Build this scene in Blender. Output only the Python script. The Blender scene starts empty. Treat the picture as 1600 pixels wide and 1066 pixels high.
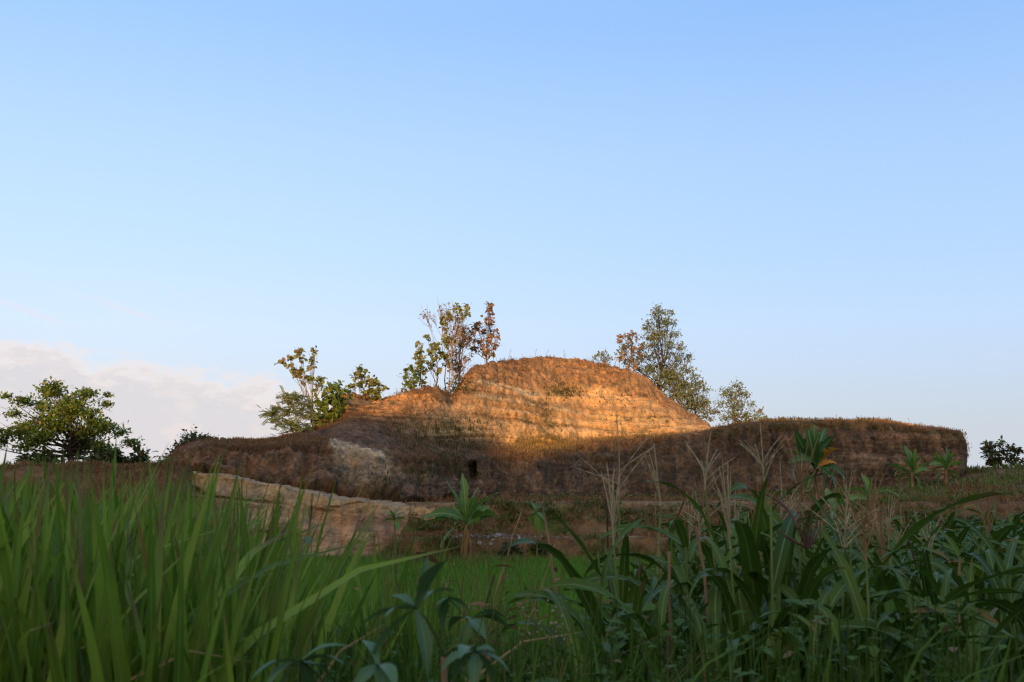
import bpy, math, random
import numpy as np
from mathutils import Vector, Matrix

random.seed(7)
RNG = np.random.default_rng(7)
scene = bpy.context.scene
COL = scene.collection
R = math.radians

# ------------------------------------------------------------------ camera
FPX = 1715.0
CAMZ = 2.0
PITCH = math.atan((790 - 533) / FPX)
cam_data = bpy.data.cameras.new("camera")
cam_data.sensor_width = 36.0
cam_data.lens = FPX / 1600 * 36
cam_data.clip_start = 0.05
cam_data.clip_end = 20000
cam_data.dof.use_dof = True
cam_data.dof.focus_distance = 24.0
cam_data.dof.aperture_fstop = 7.1
cam = bpy.data.objects.new("camera", cam_data)
COL.objects.link(cam)
cam.location = (0, 0, CAMZ)
cam.rotation_euler = (math.pi / 2 + PITCH, 0, 0)
scene.camera = cam

def P(u, v, d):
    """point at distance d (along +Y) on the sight line of photograph pixel u, v"""
    a = (u - 800) / FPX
    b = (533 - v) / FPX
    cp, sp = math.cos(PITCH), math.sin(PITCH)
    t = d / (cp - b * sp)
    return Vector((t * a, d, CAMZ + t * (sp + b * cp)))

def PX(u, d):
    return P(u, 790, d).x

# ------------------------------------------------------------------ sun, sky
SUN_AZ = Vector((-0.30, -1.0, 0.0)).normalized()
SUN_EL = R(5.6)
SUN_DIR = Vector((SUN_AZ.x * math.cos(SUN_EL), SUN_AZ.y * math.cos(SUN_EL), math.sin(SUN_EL)))
sun_data = bpy.data.lights.new("sun", "SUN")
sun_data.energy = 5.0
sun_data.angle = R(0.53)
sun_data.color = (1.0, 0.565, 0.25)
sun = bpy.data.objects.new("sun", sun_data)
COL.objects.link(sun)
sun.rotation_euler = SUN_DIR.to_track_quat('Z', 'Y').to_euler()
sun.location = (0, 0, 60)

world = bpy.data.worlds.new("World")
scene.world = world
world.use_nodes = True
wn = world.node_tree
wn.nodes.clear()

def N(nt, t, **kw):
    n = nt.nodes.new(t)
    for k, v in kw.items():
        setattr(n, k, v)
    return n

def math_node(nt, op, a, b=None, c=None, clamp=False):
    n = N(nt, "ShaderNodeMath", operation=op, use_clamp=clamp)
    for i, x in enumerate((a, b, c)):
        if x is None:
            continue
        if isinstance(x, (int, float)):
            n.inputs[i].default_value = x
        else:
            nt.links.new(x, n.inputs[i])
    return n.outputs[0]

def map_range(nt, x, a, b, c=0.0, d=1.0, smooth=True):
    n = N(nt, "ShaderNodeMapRange", interpolation_type='SMOOTHSTEP' if smooth else 'LINEAR')
    nt.links.new(x, n.inputs[0])
    for i, val in enumerate((a, b, c, d)):
        n.inputs[i + 1].default_value = val
    return n.outputs[0]

def mix_col(nt, fac, a, b, mode='MIX'):
    n = N(nt, "ShaderNodeMix", data_type='RGBA', blend_type=mode)
    for sock, x in ((n.inputs[0], fac), (n.inputs[6], a), (n.inputs[7], b)):
        if isinstance(x, (int, float)):
            sock.default_value = x
        elif isinstance(x, tuple):
            sock.default_value = (*x, 1.0) if len(x) == 3 else x
        else:
            nt.links.new(x, sock)
    return n.outputs[2]

def ramp(nt, fac, stops, interp='LINEAR'):
    n = N(nt, "ShaderNodeValToRGB")
    n.color_ramp.interpolation = interp
    el = n.color_ramp.elements
    while len(el) > 1:
        el.remove(el[-1])
    el[0].position = stops[0][0]
    el[0].color = (*stops[0][1], 1)
    for p, c in stops[1:]:
        e = el.new(p)
        e.color = (*c, 1)
    nt.links.new(fac, n.inputs[0])
    return n.outputs[0]

def s2l(r, g, b):
    f = lambda c: (c / 255 / 12.92) if c / 255 <= 0.04045 else ((c / 255 + 0.055) / 1.055) ** 2.4
    return (f(r), f(g), f(b))

sky = N(wn, "ShaderNodeTexSky", sky_type='NISHITA', sun_disc=False)
sky.sun_elevation = SUN_EL
sky.sun_rotation = math.atan2(SUN_AZ.x, SUN_AZ.y)
sky.altitude = 50
sky.air_density = 1.0
sky.dust_density = 1.2
tc = N(wn, "ShaderNodeTexCoord")
sep = N(wn, "ShaderNodeSeparateXYZ")
wn.links.new(tc.outputs["Generated"], sep.inputs[0])
elev = math_node(wn, 'MULTIPLY', math_node(wn, 'ARCSINE', sep.outputs[2]), 180 / math.pi)
azim = math_node(wn, 'MULTIPLY', math_node(wn, 'ARCTAN2', sep.outputs[0], sep.outputs[1]), 180 / math.pi)
ef = math_node(wn, 'DIVIDE', elev, 90.0, clamp=True)
grad = ramp(wn, ef, [
    (0.0, s2l(220, 221, 222)), (3.8 / 90, s2l(219, 224, 225)), (6.3 / 90, s2l(216, 230, 241)), (8.95 / 90, s2l(212, 234, 255)),
    (12.95 / 90, s2l(198, 229, 255)), (17.9 / 90, s2l(186, 221, 255)), (24.6 / 90, s2l(161, 204, 253)),
    (45 / 90, s2l(138, 178, 238)), (1.0, s2l(122, 160, 220))])
# pale on the left of the sky, a little more violet on the right
side = map_range(wn, azim, -25, 27)
grad = mix_col(wn, side, mix_col(wn, 1.0, grad, (1.05, 1.03, 1.06), 'MULTIPLY'),
               mix_col(wn, 1.0, grad, (0.85, 0.89, 0.99), 'MULTIPLY'))
# cloud bank low in the left half of the sky
cv = N(wn, "ShaderNodeCombineXYZ")
wn.links.new(math_node(wn, 'MULTIPLY', azim, 0.24), cv.inputs[0])
wn.links.new(math_node(wn, 'MULTIPLY', elev, 0.55), cv.inputs[1])
nz = N(wn, "ShaderNodeTexNoise")
nz.inputs["Scale"].default_value = 2.1
nz.inputs["Detail"].default_value = 7
nz.inputs["Roughness"].default_value = 0.62
wn.links.new(cv.outputs[0], nz.inputs["Vector"])
nzv = math_node(wn, 'SUBTRACT', nz.outputs[0], 0.5)
# top edge falls to the right
top = math_node(wn, 'MULTIPLY_ADD', azim, -0.14, 4.5)
hgt = math_node(wn, 'SUBTRACT', math_node(wn, 'MULTIPLY_ADD', nzv, 5.2, top), elev)
bank = map_range(wn, hgt, -0.4, 1.15)
fade = map_range(wn, azim, -9.0, -4.0, 1.0, 0.0)
fade2 = map_range(wn, azim, -95.0, -60.0, 0.0, 1.0)
low = map_range(wn, elev, -2.0, 3.0, 0.35, 1.0)
bank = math_node(wn, 'MULTIPLY', math_node(wn, 'MULTIPLY', bank, low), math_node(wn, 'MULTIPLY', fade, fade2))
rim = math_node(wn, 'MULTIPLY', map_range(wn, hgt, 0.2, 1.5, 1.0, 0.0), 1.0)
streak = map_range(wn, nz.outputs[0], 0.5, 0.72)
rimf = math_node(wn, 'MAXIMUM', rim, math_node(wn, 'MULTIPLY', streak, 0.45))
ccol = mix_col(wn, rimf, s2l(223, 218, 222), s2l(252, 233, 224))
skycol = mix_col(wn, math_node(wn, 'MULTIPLY', bank, 0.88), grad, ccol)
# thin wisps above the bank
cv2 = N(wn, "ShaderNodeCombineXYZ")
wn.links.new(math_node(wn, 'MULTIPLY_ADD', elev, 0.10, math_node(wn, 'MULTIPLY', azim, 0.13)), cv2.inputs[0])
wn.links.new(math_node(wn, 'MULTIPLY_ADD', azim, 0.35, math_node(wn, 'MULTIPLY', elev, 1.1)), cv2.inputs[1])
nz2 = N(wn, "ShaderNodeTexNoise")
nz2.inputs["Scale"].default_value = 1.0
nz2.inputs["Detail"].default_value = 5
wn.links.new(cv2.outputs[0], nz2.inputs["Vector"])
wis = map_range(wn, nz2.outputs[0], 0.55, 0.75)
wband = math_node(wn, 'MULTIPLY', map_range(wn, elev, 7.5, 9.0), map_range(wn, elev, 10.3, 12.0, 1.0, 0.0))
wis = math_node(wn, 'MULTIPLY', math_node(wn, 'MULTIPLY', wis, wband), math_node(wn, 'MULTIPLY', map_range(wn, azim, -17, -12, 1.0, 0.0), fade2))
skycol = mix_col(wn, math_node(wn, 'MULTIPLY', wis, 0.45), skycol, s2l(243, 226, 222))
# the graded gradient is scaled to the physical brightness of the sky texture
scaled = mix_col(wn, 1.0, skycol, (10.4, 10.4, 10.4), 'MULTIPLY')
# the sky round the low sun behind the viewer is brighter and warm
sd = N(wn, "ShaderNodeVectorMath", operation='DOT_PRODUCT')
wn.links.new(tc.outputs["Generated"], sd.inputs[0])
sd.inputs[1].default_value = SUN_DIR
glow = map_range(wn, sd.outputs["Value"], 0.0, 1.0)
scaled = mix_col(wn, math_node(wn, 'MULTIPLY', glow, 0.85), scaled, (14.5, 11.3, 7.6))
final = mix_col(wn, 0.95, sky.outputs[0], scaled)
bg = N(wn, "ShaderNodeBackground")
bg.inputs["Strength"].default_value = 0.1
wn.links.new(final, bg.inputs["Color"])
wo = N(wn, "ShaderNodeOutputWorld")
wn.links.new(bg.outputs[0], wo.inputs["Surface"])

vs = scene.view_settings
vs.view_transform = 'Standard'
vs.look = 'None'
vs.exposure = 0.0
vs.gamma = 1.0
vs.use_curve_mapping = False
scene.render.engine = 'CYCLES'
scene.cycles.use_denoising = True
scene.cycles.max_bounces = 6
scene.cycles.diffuse_bounces = 3
scene.cycles.transparent_max_bounces = 4
scene.cycles.filter_width = 1.3
scene.cycles.denoising_prefilter = 'ACCURATE'
scene.cycles.denoising_input_passes = 'RGB_ALBEDO_NORMAL'

# ------------------------------------------------------------------ numeric noise
def _hash(ix, iy, iz, seed):
    h = (ix * 374761393 + iy * 668265263 + iz * 2147483647 + seed * 1274126177) & 0xFFFFFFFF
    h = ((h ^ (h >> 13)) * 1274126177) & 0xFFFFFFFF
    h = h ^ (h >> 16)
    return (h & 0xFFFF) / 65535.0

def vnoise(x, y, z=0.0, seed=0):
    x, y, z = np.broadcast_arrays(np.asarray(x, float), np.asarray(y, float), np.asarray(z, float))
    ix, iy, iz = (np.floor(a).astype(np.int64) for a in (x, y, z))
    fx, fy, fz = x - ix, y - iy, z - iz
    fx, fy, fz = (t * t * (3 - 2 * t) for t in (fx, fy, fz))
    r = 0
    for dx in (0, 1):
        for dy in (0, 1):
            for dz in (0, 1):
                w = (fx if dx else 1 - fx) * (fy if dy else 1 - fy) * (fz if dz else 1 - fz)
                r = r + w * _hash(ix + dx, iy + dy, iz + dz, seed)
    return r * 2 - 1

def fbm(x, y, z=0.0, oct=4, seed=0, gain=0.5):
    r, a, f, s = 0, 1.0, 1.0, 0
    for o in range(oct):
        r = r + a * vnoise(np.asarray(x) * f, np.asarray(y) * f, np.asarray(z) * f, seed + o * 17)
        s += a
        a *= gain
        f *= 2.03
    return r / s

def sst(x, a, b):
    t = np.clip((np.asarray(x, float) - a) / (b - a), 0, 1)
    return t * t * (3 - 2 * t)

def lerp3(a, b, t):
    return a + (b - a) * t[..., None]

def pchip(xs, ys, x):
    xs, ys, x = np.asarray(xs, float), np.asarray(ys, float), np.asarray(x, float)
    h = np.diff(xs)
    d = np.diff(ys) / h
    m = np.zeros_like(ys)
    m[0], m[-1] = d[0], d[-1]
    for i in range(1, len(xs) - 1):
        if d[i - 1] * d[i] > 0:
            m[i] = 2 * d[i - 1] * d[i] / (d[i - 1] + d[i])
    i = np.clip(np.searchsorted(xs, x) - 1, 0, len(xs) - 2)
    t = np.clip((x - xs[i]) / h[i], 0, 1)
    t2, t3 = t * t, t * t * t
    return ((2 * t3 - 3 * t2 + 1) * ys[i] + (t3 - 2 * t2 + t) * h[i] * m[i]
            + (-2 * t3 + 3 * t2) * ys[i + 1] + (t3 - t2) * h[i] * m[i + 1])

# ------------------------------------------------------------------ mesh helpers
class Geo:
    """collects vertices, faces and uvs and links them as ONE mesh object"""
    def __init__(self):
        self.v, self.f, self.uv, self.n = [], [], [], 0
    def add(self, v, f, uv=None):
        v = np.asarray(v, float).reshape(-1, 3)
        f = np.asarray(f, int)
        if uv is None:
            uv = np.zeros((len(v), 2))
        self.v.append(v)
        self.uv.append(np.asarray(uv, float))
        self.f.append(f + self.n)
        self.n += len(v)
    def scatter(self, tpl, mats, offs):
        """copies of a template (v, f, uv); mats k,3,3  offs k,3"""
        v, f, uv = tpl
        k, m = len(mats), len(v)
        if k == 0:
            return
        vv = np.einsum('kij,mj->kmi', mats, v) + offs[:, None, :]
        ff = f[None] + (np.arange(k) * m)[:, None, None]
        self.add(vv.reshape(-1, 3), ff.reshape(-1, f.shape[1]), np.tile(uv, (k, 1)))
    def mesh(self, name, mat=None, smooth=True):
        V = np.concatenate(self.v)
        UV = np.concatenate(self.uv)
        loops = np.concatenate([f.ravel() for f in self.f])
        cnt = np.concatenate([np.full(len(f), f.shape[1]) for f in self.f])
        me = bpy.data.meshes.new(name)
        me.vertices.add(len(V))
        me.vertices.foreach_set("co", V.ravel())
        me.loops.add(len(loops))
        me.loops.foreach_set("vertex_index", loops.astype(np.int32))
        me.polygons.add(len(cnt))
        st = np.concatenate([[0], np.cumsum(cnt)[:-1]])
        me.polygons.foreach_set("loop_start", st.astype(np.int32))
        me.polygons.foreach_set("loop_total", cnt.astype(np.int32))
        me.polygons.foreach_set("use_smooth", np.full(len(cnt), smooth))
        ul = me.uv_layers.new(name="UVMap")
        ul.data.foreach_set("uv", UV[loops].astype(np.float32).ravel())
        me.update(calc_edges=True)
        me.validate()
        if mat:
            me.materials.append(mat)
        return me
    def obj(self, name, mat=None, parent=None, smooth=True, loc=None):
        return link(name, self.mesh(name, mat, smooth), parent, loc)

def link(name, me, parent=None, loc=None):
    o = bpy.data.objects.new(name, me)
    COL.objects.link(o)
    if parent:
        o.parent = parent
    if loc is not None:
        o.location = loc
    return o

def tag(o, label=None, cat=None, group=None, kind=None):
    for k, v in (("label", label), ("category", cat), ("group", group), ("kind", kind)):
        if v:
            o[k] = v
    return o

def thing(name, label, cat, loc, group=None, rz=0.0):
    o = bpy.data.objects.new(name, None)
    o.empty_display_size = 0.1
    COL.objects.link(o)
    o.location = loc
    o.rotation_euler = (0, 0, rz)
    return tag(o, label, cat, group)

def set_color(me, rgb, name="Col"):
    at = me.attributes.new(name, 'FLOAT_COLOR', 'POINT')
    a = np.ones((len(rgb), 4), np.float32)
    a[:, :3] = rgb
    at.data.foreach_set("color", a.ravel())

def grid_faces(nr, nc):
    i = np.arange(nr - 1)[:, None] * nc + np.arange(nc - 1)[None]
    return np.stack([i, i + 1, i + nc + 1, i + nc], -1).reshape(-1, 4)

def ribbon(L, W, th0, bend, p=1.4, nseg=8, cross=(-1, 0, 1), fold=0.15, wave=0.0, freq=3, twist=0.0, prof='grass', rnd=0):
    """leaf blade from the origin, leaning towards +X; th0 and bend in degrees from upright"""
    s = np.linspace(0, 1, nseg + 1)
    th = R(th0) + R(bend) * s ** p
    thm = (th[1:] + th[:-1]) / 2
    ds = L / nseg
    x = np.concatenate([[0], np.cumsum(np.sin(thm) * ds)])
    z = np.concatenate([[0], np.cumsum(np.cos(thm) * ds)])
    if prof == 'grass':
        w = W * np.clip(0.55 + 1.0 * s, 0, 1) * np.clip((1 - s) * 1.7, 0, 1) ** 0.85
    elif prof == 'corn':
        w = W * np.clip(0.6 + 2.5 * s, 0, 1) * (1 - s ** 2.6)
    elif prof == 'banana':
        w = W * np.clip(s * 6 - 0.5, 0.07, 1) ** 0.6 * np.clip((1 - s) * 3.2, 0, 1) ** 0.6
    else:
        w = W * np.sin(np.pi * np.clip(s * 0.96 + 0.03, 0, 1)) ** 0.75
    w = np.maximum(w, 0.004 * W)
    c = np.array(cross, float)
    nx, nzz = -np.cos(th), np.sin(th)          # normal (pointing to the upper side)
    tw = R(twist) * s
    side_y, side_n = np.cos(tw), np.sin(tw)
    wv = wave * np.sin(2 * np.pi * freq * s + rnd) * np.minimum(1, s * 4)
    off = c[None] * w[:, None] / 2
    lift = fold * np.abs(off) + np.abs(c)[None] * (wv[:, None] * np.sign(c)[None])
    Y = off * side_y[:, None]
    nn = off * side_n[:, None] + lift
    V = np.stack([x[:, None] + nn * nx[:, None], Y, z[:, None] + nn * nzz[:, None]], -1)
    UV = np.stack([np.broadcast_to((c[None] + 1) / 2, V.shape[:2]), np.broadcast_to(s[:, None], V.shape[:2])], -1)
    return V.reshape(-1, 3), grid_faces(nseg + 1, len(c)), UV.reshape(-1, 2)

def leaf_between(p0, p1, W, arch=0.1, droop=0.0, prof='oval', nseg=7, cross=(-1, -.5, 0, .5, 1), fold=0.2, roll=0.0, wave=0.0, rag=0.0):
    """leaf blade whose midrib runs from p0 to p1, bowed up by arch x length"""
    p0, p1 = np.array(p0, float), np.array(p1, float)
    d = p1 - p0
    L = np.linalg.norm(d)
    t = d / L
    up = np.array([0, 0, 1.0])
    if abs(t[2]) > 0.93:
        up = np.array([0.3, -1.0, 0.2])
    side = np.cross(t, up)
    side /= np.linalg.norm(side)
    nrm = np.cross(side, t)
    cr, sr = math.cos(roll), math.sin(roll)
    side, nrm = side * cr + nrm * sr, nrm * cr - side * sr
    s = np.linspace(0, 1, nseg + 1)
    mid = p0 + d * s[:, None] + nrm * (arch * L * 4 * s * (1 - s))[:, None]
    mid[:, 2] -= droop * L * s ** 2.5
    if prof == 'banana':
        w = W * np.clip(s * 5 - 0.6, 0.09, 1) ** 0.6 * np.clip((1 - s) * 3.0, 0, 1) ** 0.6
    elif prof == 'lobe':
        w = W * np.clip(0.25 + 1.7 * s, 0, 1) * np.clip((1 - s) * 2.2, 0, 1) ** 0.75
    else:
        w = W * np.sin(np.pi * np.clip(s * 0.96 + 0.03, 0, 1)) ** 0.75
    w = np.maximum(w, 0.01 * W)
    c = np.array(cross, float)
    off = c[None] * w[:, None] / 2
    if rag:
        rr_ = np.random.default_rng(int(abs(p1[0] * 911 + p1[2] * 577) * 10) % 99991)
        off = off * (1 - rag * rr_.random((nseg + 1, len(c))) ** 2 * (np.abs(c)[None] > 0.8))
    lift = fold * np.abs(off) + wave * np.sin(s * 22 + np.arange(nseg + 1) ** 2)[:, None] * np.abs(c)[None]
    V = mid[:, None, :] + off[..., None] * side + lift[..., None] * nrm
    UV = np.stack([np.broadcast_to((c[None] + 1) / 2, off.shape), np.broadcast_to(s[:, None], off.shape)], -1)
    return V.reshape(-1, 3), grid_faces(nseg + 1, len(c)), UV.reshape(-1, 2)

def tube(geo, pts, rad, n=5):
    pts = np.asarray([tuple(p) for p in pts], float)
    rad = np.broadcast_to(np.asarray(rad, float), (len(pts),))
    tan = np.gradient(pts, axis=0)
    tan /= np.linalg.norm(tan, axis=1, keepdims=True) + 1e-9
    ref = np.array([0.31, 0.95, 0.05])
    a = np.cross(tan, ref)
    bad = np.linalg.norm(a, axis=1) < 1e-3
    a[bad] = np.cross(tan[bad], [1, 0, 0])
    a /= np.linalg.norm(a, axis=1, keepdims=True)
    b = np.cross(tan, a)
    ang = np.linspace(0, 2 * np.pi, n, endpoint=False)
    V = pts[:, None] + rad[:, None, None] * (np.cos(ang)[None, :, None] * a[:, None] + np.sin(ang)[None, :, None] * b[:, None])
    k = len(pts)
    i = np.arange(k - 1)[:, None] * n
    j = np.arange(n)[None]
    j2 = (j + 1) % n
    F = np.stack([i + j, i + j2, i + n + j2, i + n + j], -1).reshape(-1, 4)
    UV = np.stack([np.broadcast_to(ang[None] / 6.283, (k, n)), np.broadcast_to(np.linspace(0, 1, k)[:, None], (k, n))], -1)
    geo.add(V.reshape(-1, 3), F, UV.reshape(-1, 2))
    geo.add(V[-1], np.arange(n)[None], np.zeros((n, 2)))

def bez(p0, p1, p2, n=6):
    t = np.linspace(0, 1, n)[:, None]
    p0, p1, p2 = (np.array(p, float) for p in (p0, p1, p2))
    return (1 - t) ** 2 * p0 + 2 * t * (1 - t) * p1 + t * t * p2

def rot_mats(k, tilt_max=1.2, rng=RNG, scale=(0.7, 1.3), base_tilt=0.0):
    az = rng.uniform(0, 2 * np.pi, k)
    ti = base_tilt + rng.uniform(-tilt_max, tilt_max, k)
    sp = rng.uniform(0, 2 * np.pi, k)
    def rz(a):
        c, s = np.cos(a), np.sin(a)
        o = np.zeros_like(a)
        l = np.ones_like(a)
        return np.stack([np.stack([c, -s, o], -1), np.stack([s, c, o], -1), np.stack([o, o, l], -1)], -2)
    def ry(a):
        c, s = np.cos(a), np.sin(a)
        o = np.zeros_like(a)
        l = np.ones_like(a)
        return np.stack([np.stack([c, o, s], -1), np.stack([o, l, o], -1), np.stack([-s, o, c], -1)], -2)
    M = rz(az) @ ry(ti) @ rz(sp)
    return M * rng.uniform(scale[0], scale[1], k)[:, None, None]

def azim_mats(az, scale, lean=None):
    c, s = np.cos(az), np.sin(az)
    o, l = np.zeros_like(az), np.ones_like(az)
    M = np.stack([np.stack([c, -s, o], -1), np.stack([s, c, o], -1), np.stack([o, o, l], -1)], -2)
    if lean is not None:
        c, s = np.cos(lean), np.sin(lean)
        M = M @ np.stack([np.stack([c, o, s], -1), np.stack([o, l, o], -1), np.stack([-s, o, c], -1)], -2)
    return M * scale[:, None, None]

# ------------------------------------------------------------------ materials
def new_mat(name):
    m = bpy.data.materials.new(name)
    m.use_nodes = True
    nt = m.node_tree
    nt.nodes.clear()
    out = N(nt, "ShaderNodeOutputMaterial")
    return m, nt, out

def leaf_mat(name, dark, light, rough=0.5, spec=0.35, transl=0.25, midrib=None, tip=None, dead=None, dead_amt=0.0, veins=0.0):
    m, nt, out = new_mat(name)
    oi = N(nt, "ShaderNodeObjectInfo")
    ge = N(nt, "ShaderNodeNewGeometry")
    rnd = math_node(nt, 'FRACT', math_node(nt, 'ADD', oi.outputs["Random"], ge.outputs["Random Per Island"]))
    tcn = N(nt, "ShaderNodeTexCoord")
    nz = N(nt, "ShaderNodeTexNoise")
    nz.inputs["Scale"].default_value = 5.0
    nz.inputs["Detail"].default_value = 4
    nt.links.new(tcn.outputs["Object"], nz.inputs["Vector"])
    f = math_node(nt, 'ADD', math_node(nt, 'MULTIPLY', rnd, 0.7), math_node(nt, 'MULTIPLY', math_node(nt, 'SUBTRACT', nz.outputs[0], 0.35), 0.8), clamp=True)
    col = mix_col(nt, f, dark, light)
    uv = N(nt, "ShaderNodeUVMap")
    sp = N(nt, "ShaderNodeSeparateXYZ")
    nt.links.new(uv.outputs[0], sp.inputs[0])
    if veins:
        wv = math_node(nt, 'SINE', math_node(nt, 'MULTIPLY', sp.outputs[0], 70.0))
        k = math_node(nt, 'MULTIPLY_ADD', wv, veins, 1.0)
        cv_ = N(nt, "ShaderNodeCombineXYZ")
        for i in range(3):
            nt.links.new(k, cv_.inputs[i])
        col = mix_col(nt, 1.0, col, cv_.outputs[0], 'MULTIPLY')
    if midrib:
        dst = math_node(nt, 'ABSOLUTE', math_node(nt, 'SUBTRACT', sp.outputs[0], 0.5))
        mk = map_range(nt, dst, 0.03, 0.075, 0.75, 0.0)
        col = mix_col(nt, mk, col, midrib)
    if tip:
        tk = map_range(nt, math_node(nt, 'ADD', sp.outputs[1], math_node(nt, 'MULTIPLY', math_node(nt, 'SUBTRACT', rnd, 0.75), 0.45)), 0.86, 1.0)
        col = mix_col(nt, tk, col, tip)
    if dead:
        dk = math_node(nt, 'GREATER_THAN', math_node(nt, 'FRACT', math_node(nt, 'MULTIPLY', rnd, 7.31)), 1.0 - dead_amt)
        col = mix_col(nt, dk, col, dead)
    bs = N(nt, "ShaderNodeBsdfPrincipled")
    nt.links.new(col, bs.inputs["Base Color"])
    bs.inputs["Roughness"].default_value = rough
    bs.inputs["Specular IOR Level"].default_value = spec
    if transl > 0:
        tr = N(nt, "ShaderNodeBsdfTranslucent")
        nt.links.new(mix_col(nt, 1.0, col, (1.1, 1.15, 0.7), 'MULTIPLY'), tr.inputs["Color"])
        mx = N(nt, "ShaderNodeMixShader")
        mx.inputs[0].default_value = transl
        nt.links.new(bs.outputs[0], mx.inputs[1])
        nt.links.new(tr.outputs[0], mx.inputs[2])
        nt.links.new(mx.outputs[0], out.inputs["Surface"])
    else:
        nt.links.new(bs.outputs[0], out.inputs["Surface"])
    return m

def earth_mat(name, scale=3.0, bump=0.5, streak=True, contrast=0.45, tint=(1, 1, 1)):
    """colour from the mesh's own soil attribute, broken up by fine noise"""
    m, nt, out = new_mat(name)
    at = N(nt, "ShaderNodeAttribute", attribute_name="Col")
    tcn = N(nt, "ShaderNodeTexCoord")
    n1 = N(nt, "ShaderNodeTexNoise")
    n1.inputs["Scale"].default_value = scale
    n1.inputs["Detail"].default_value = 9
    n1.inputs["Roughness"].default_value = 0.68
    nt.links.new(tcn.outputs["Object"], n1.inputs["Vector"])
    mp = N(nt, "ShaderNodeMapping")
    mp.inputs["Scale"].default_value = (1.0, 1.0, 0.22)
    nt.links.new(tcn.outputs["Object"], mp.inputs["Vector"])
    n2 = N(nt, "ShaderNodeTexNoise")
    n2.inputs["Scale"].default_value = scale * 1.7
    n2.inputs["Detail"].default_value = 6
    nt.links.new(mp.outputs[0], n2.inputs["Vector"])
    n3 = N(nt, "ShaderNodeTexNoise")
    n3.inputs["Scale"].default_value = scale * 6.0
    n3.inputs["Detail"].default_value = 5
    n3.inputs["Roughness"].default_value = 0.7
    mp3 = N(nt, "ShaderNodeMapping")
    mp3.inputs["Scale"].default_value = (0.55, 0.55, 1.5)
    nt.links.new(tcn.outputs["Object"], mp3.inputs["Vector"])
    nt.links.new(mp3.outputs[0], n3.inputs["Vector"])
    w2 = 0.35 if streak else 0.1
    s = math_node(nt, 'ADD', math_node(nt, 'ADD', math_node(nt, 'MULTIPLY', n1.outputs[0], 0.65 - w2), math_node(nt, 'MULTIPLY', n2.outputs[0], w2)), math_node(nt, 'MULTIPLY', n3.outputs[0], 0.35))
    k = map_range(nt, s, 0.38, 0.62, 1.0 - contrast, 1.0 + contrast, smooth=False)
    cv_ = N(nt, "ShaderNodeCombineXYZ")
    hue = map_range(nt, n2.outputs[0], 0.35, 0.65, -0.09, 0.09)
    nt.links.new(math_node(nt, 'ADD', k, hue), cv_.inputs[0])
    nt.links.new(k, cv_.inputs[1])
    nt.links.new(math_node(nt, 'SUBTRACT', k, hue), cv_.inputs[2])
    col = mix_col(nt, 1.0, at.outputs["Color"], cv_.outputs[0], 'MULTIPLY')
    col = mix_col(nt, 1.0, col, tint, 'MULTIPLY')
    bs = N(nt, "ShaderNodeBsdfPrincipled")
    bs.inputs["Roughness"].default_value = 0.95
    bs.inputs["Specular IOR Level"].default_value = 0.1
    nt.links.new(col, bs.inputs["Base Color"])
    bp = N(nt, "ShaderNodeBump")
    bp.inputs["Strength"].default_value = bump
    bp.inputs["Distance"].default_value = 0.2
    nt.links.new(s, bp.inputs["Height"])
    nt.links.new(bp.outputs[0], bs.inputs["Normal"])
    nt.links.new(bs.outputs[0], out.inputs["Surface"])
    return m

def bark_mat(name, a, b):
    m, nt, out = new_mat(name)
    tcn = N(nt, "ShaderNodeTexCoord")
    mp = N(nt, "ShaderNodeMapping")
    mp.inputs["Scale"].default_value = (1, 1, 0.2)
    nt.links.new(tcn.outputs["Object"], mp.inputs["Vector"])
    n1 = N(nt, "ShaderNodeTexNoise")
    n1.inputs["Scale"].default_value = 14
    n1.inputs["Detail"].default_value = 5
    nt.links.new(mp.outputs[0], n1.inputs["Vector"])
    col = mix_col(nt, map_range(nt, n1.outputs[0], 0.3, 0.7), a, b)
    bs = N(nt, "ShaderNodeBsdfPrincipled")
    bs.inputs["Roughness"].default_value = 0.85
    bs.inputs["Specular IOR Level"].default_value = 0.2
    nt.links.new(col, bs.inputs["Base Color"])
    nt.links.new(bs.outputs[0], out.inputs["Surface"])
    return m

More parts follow.
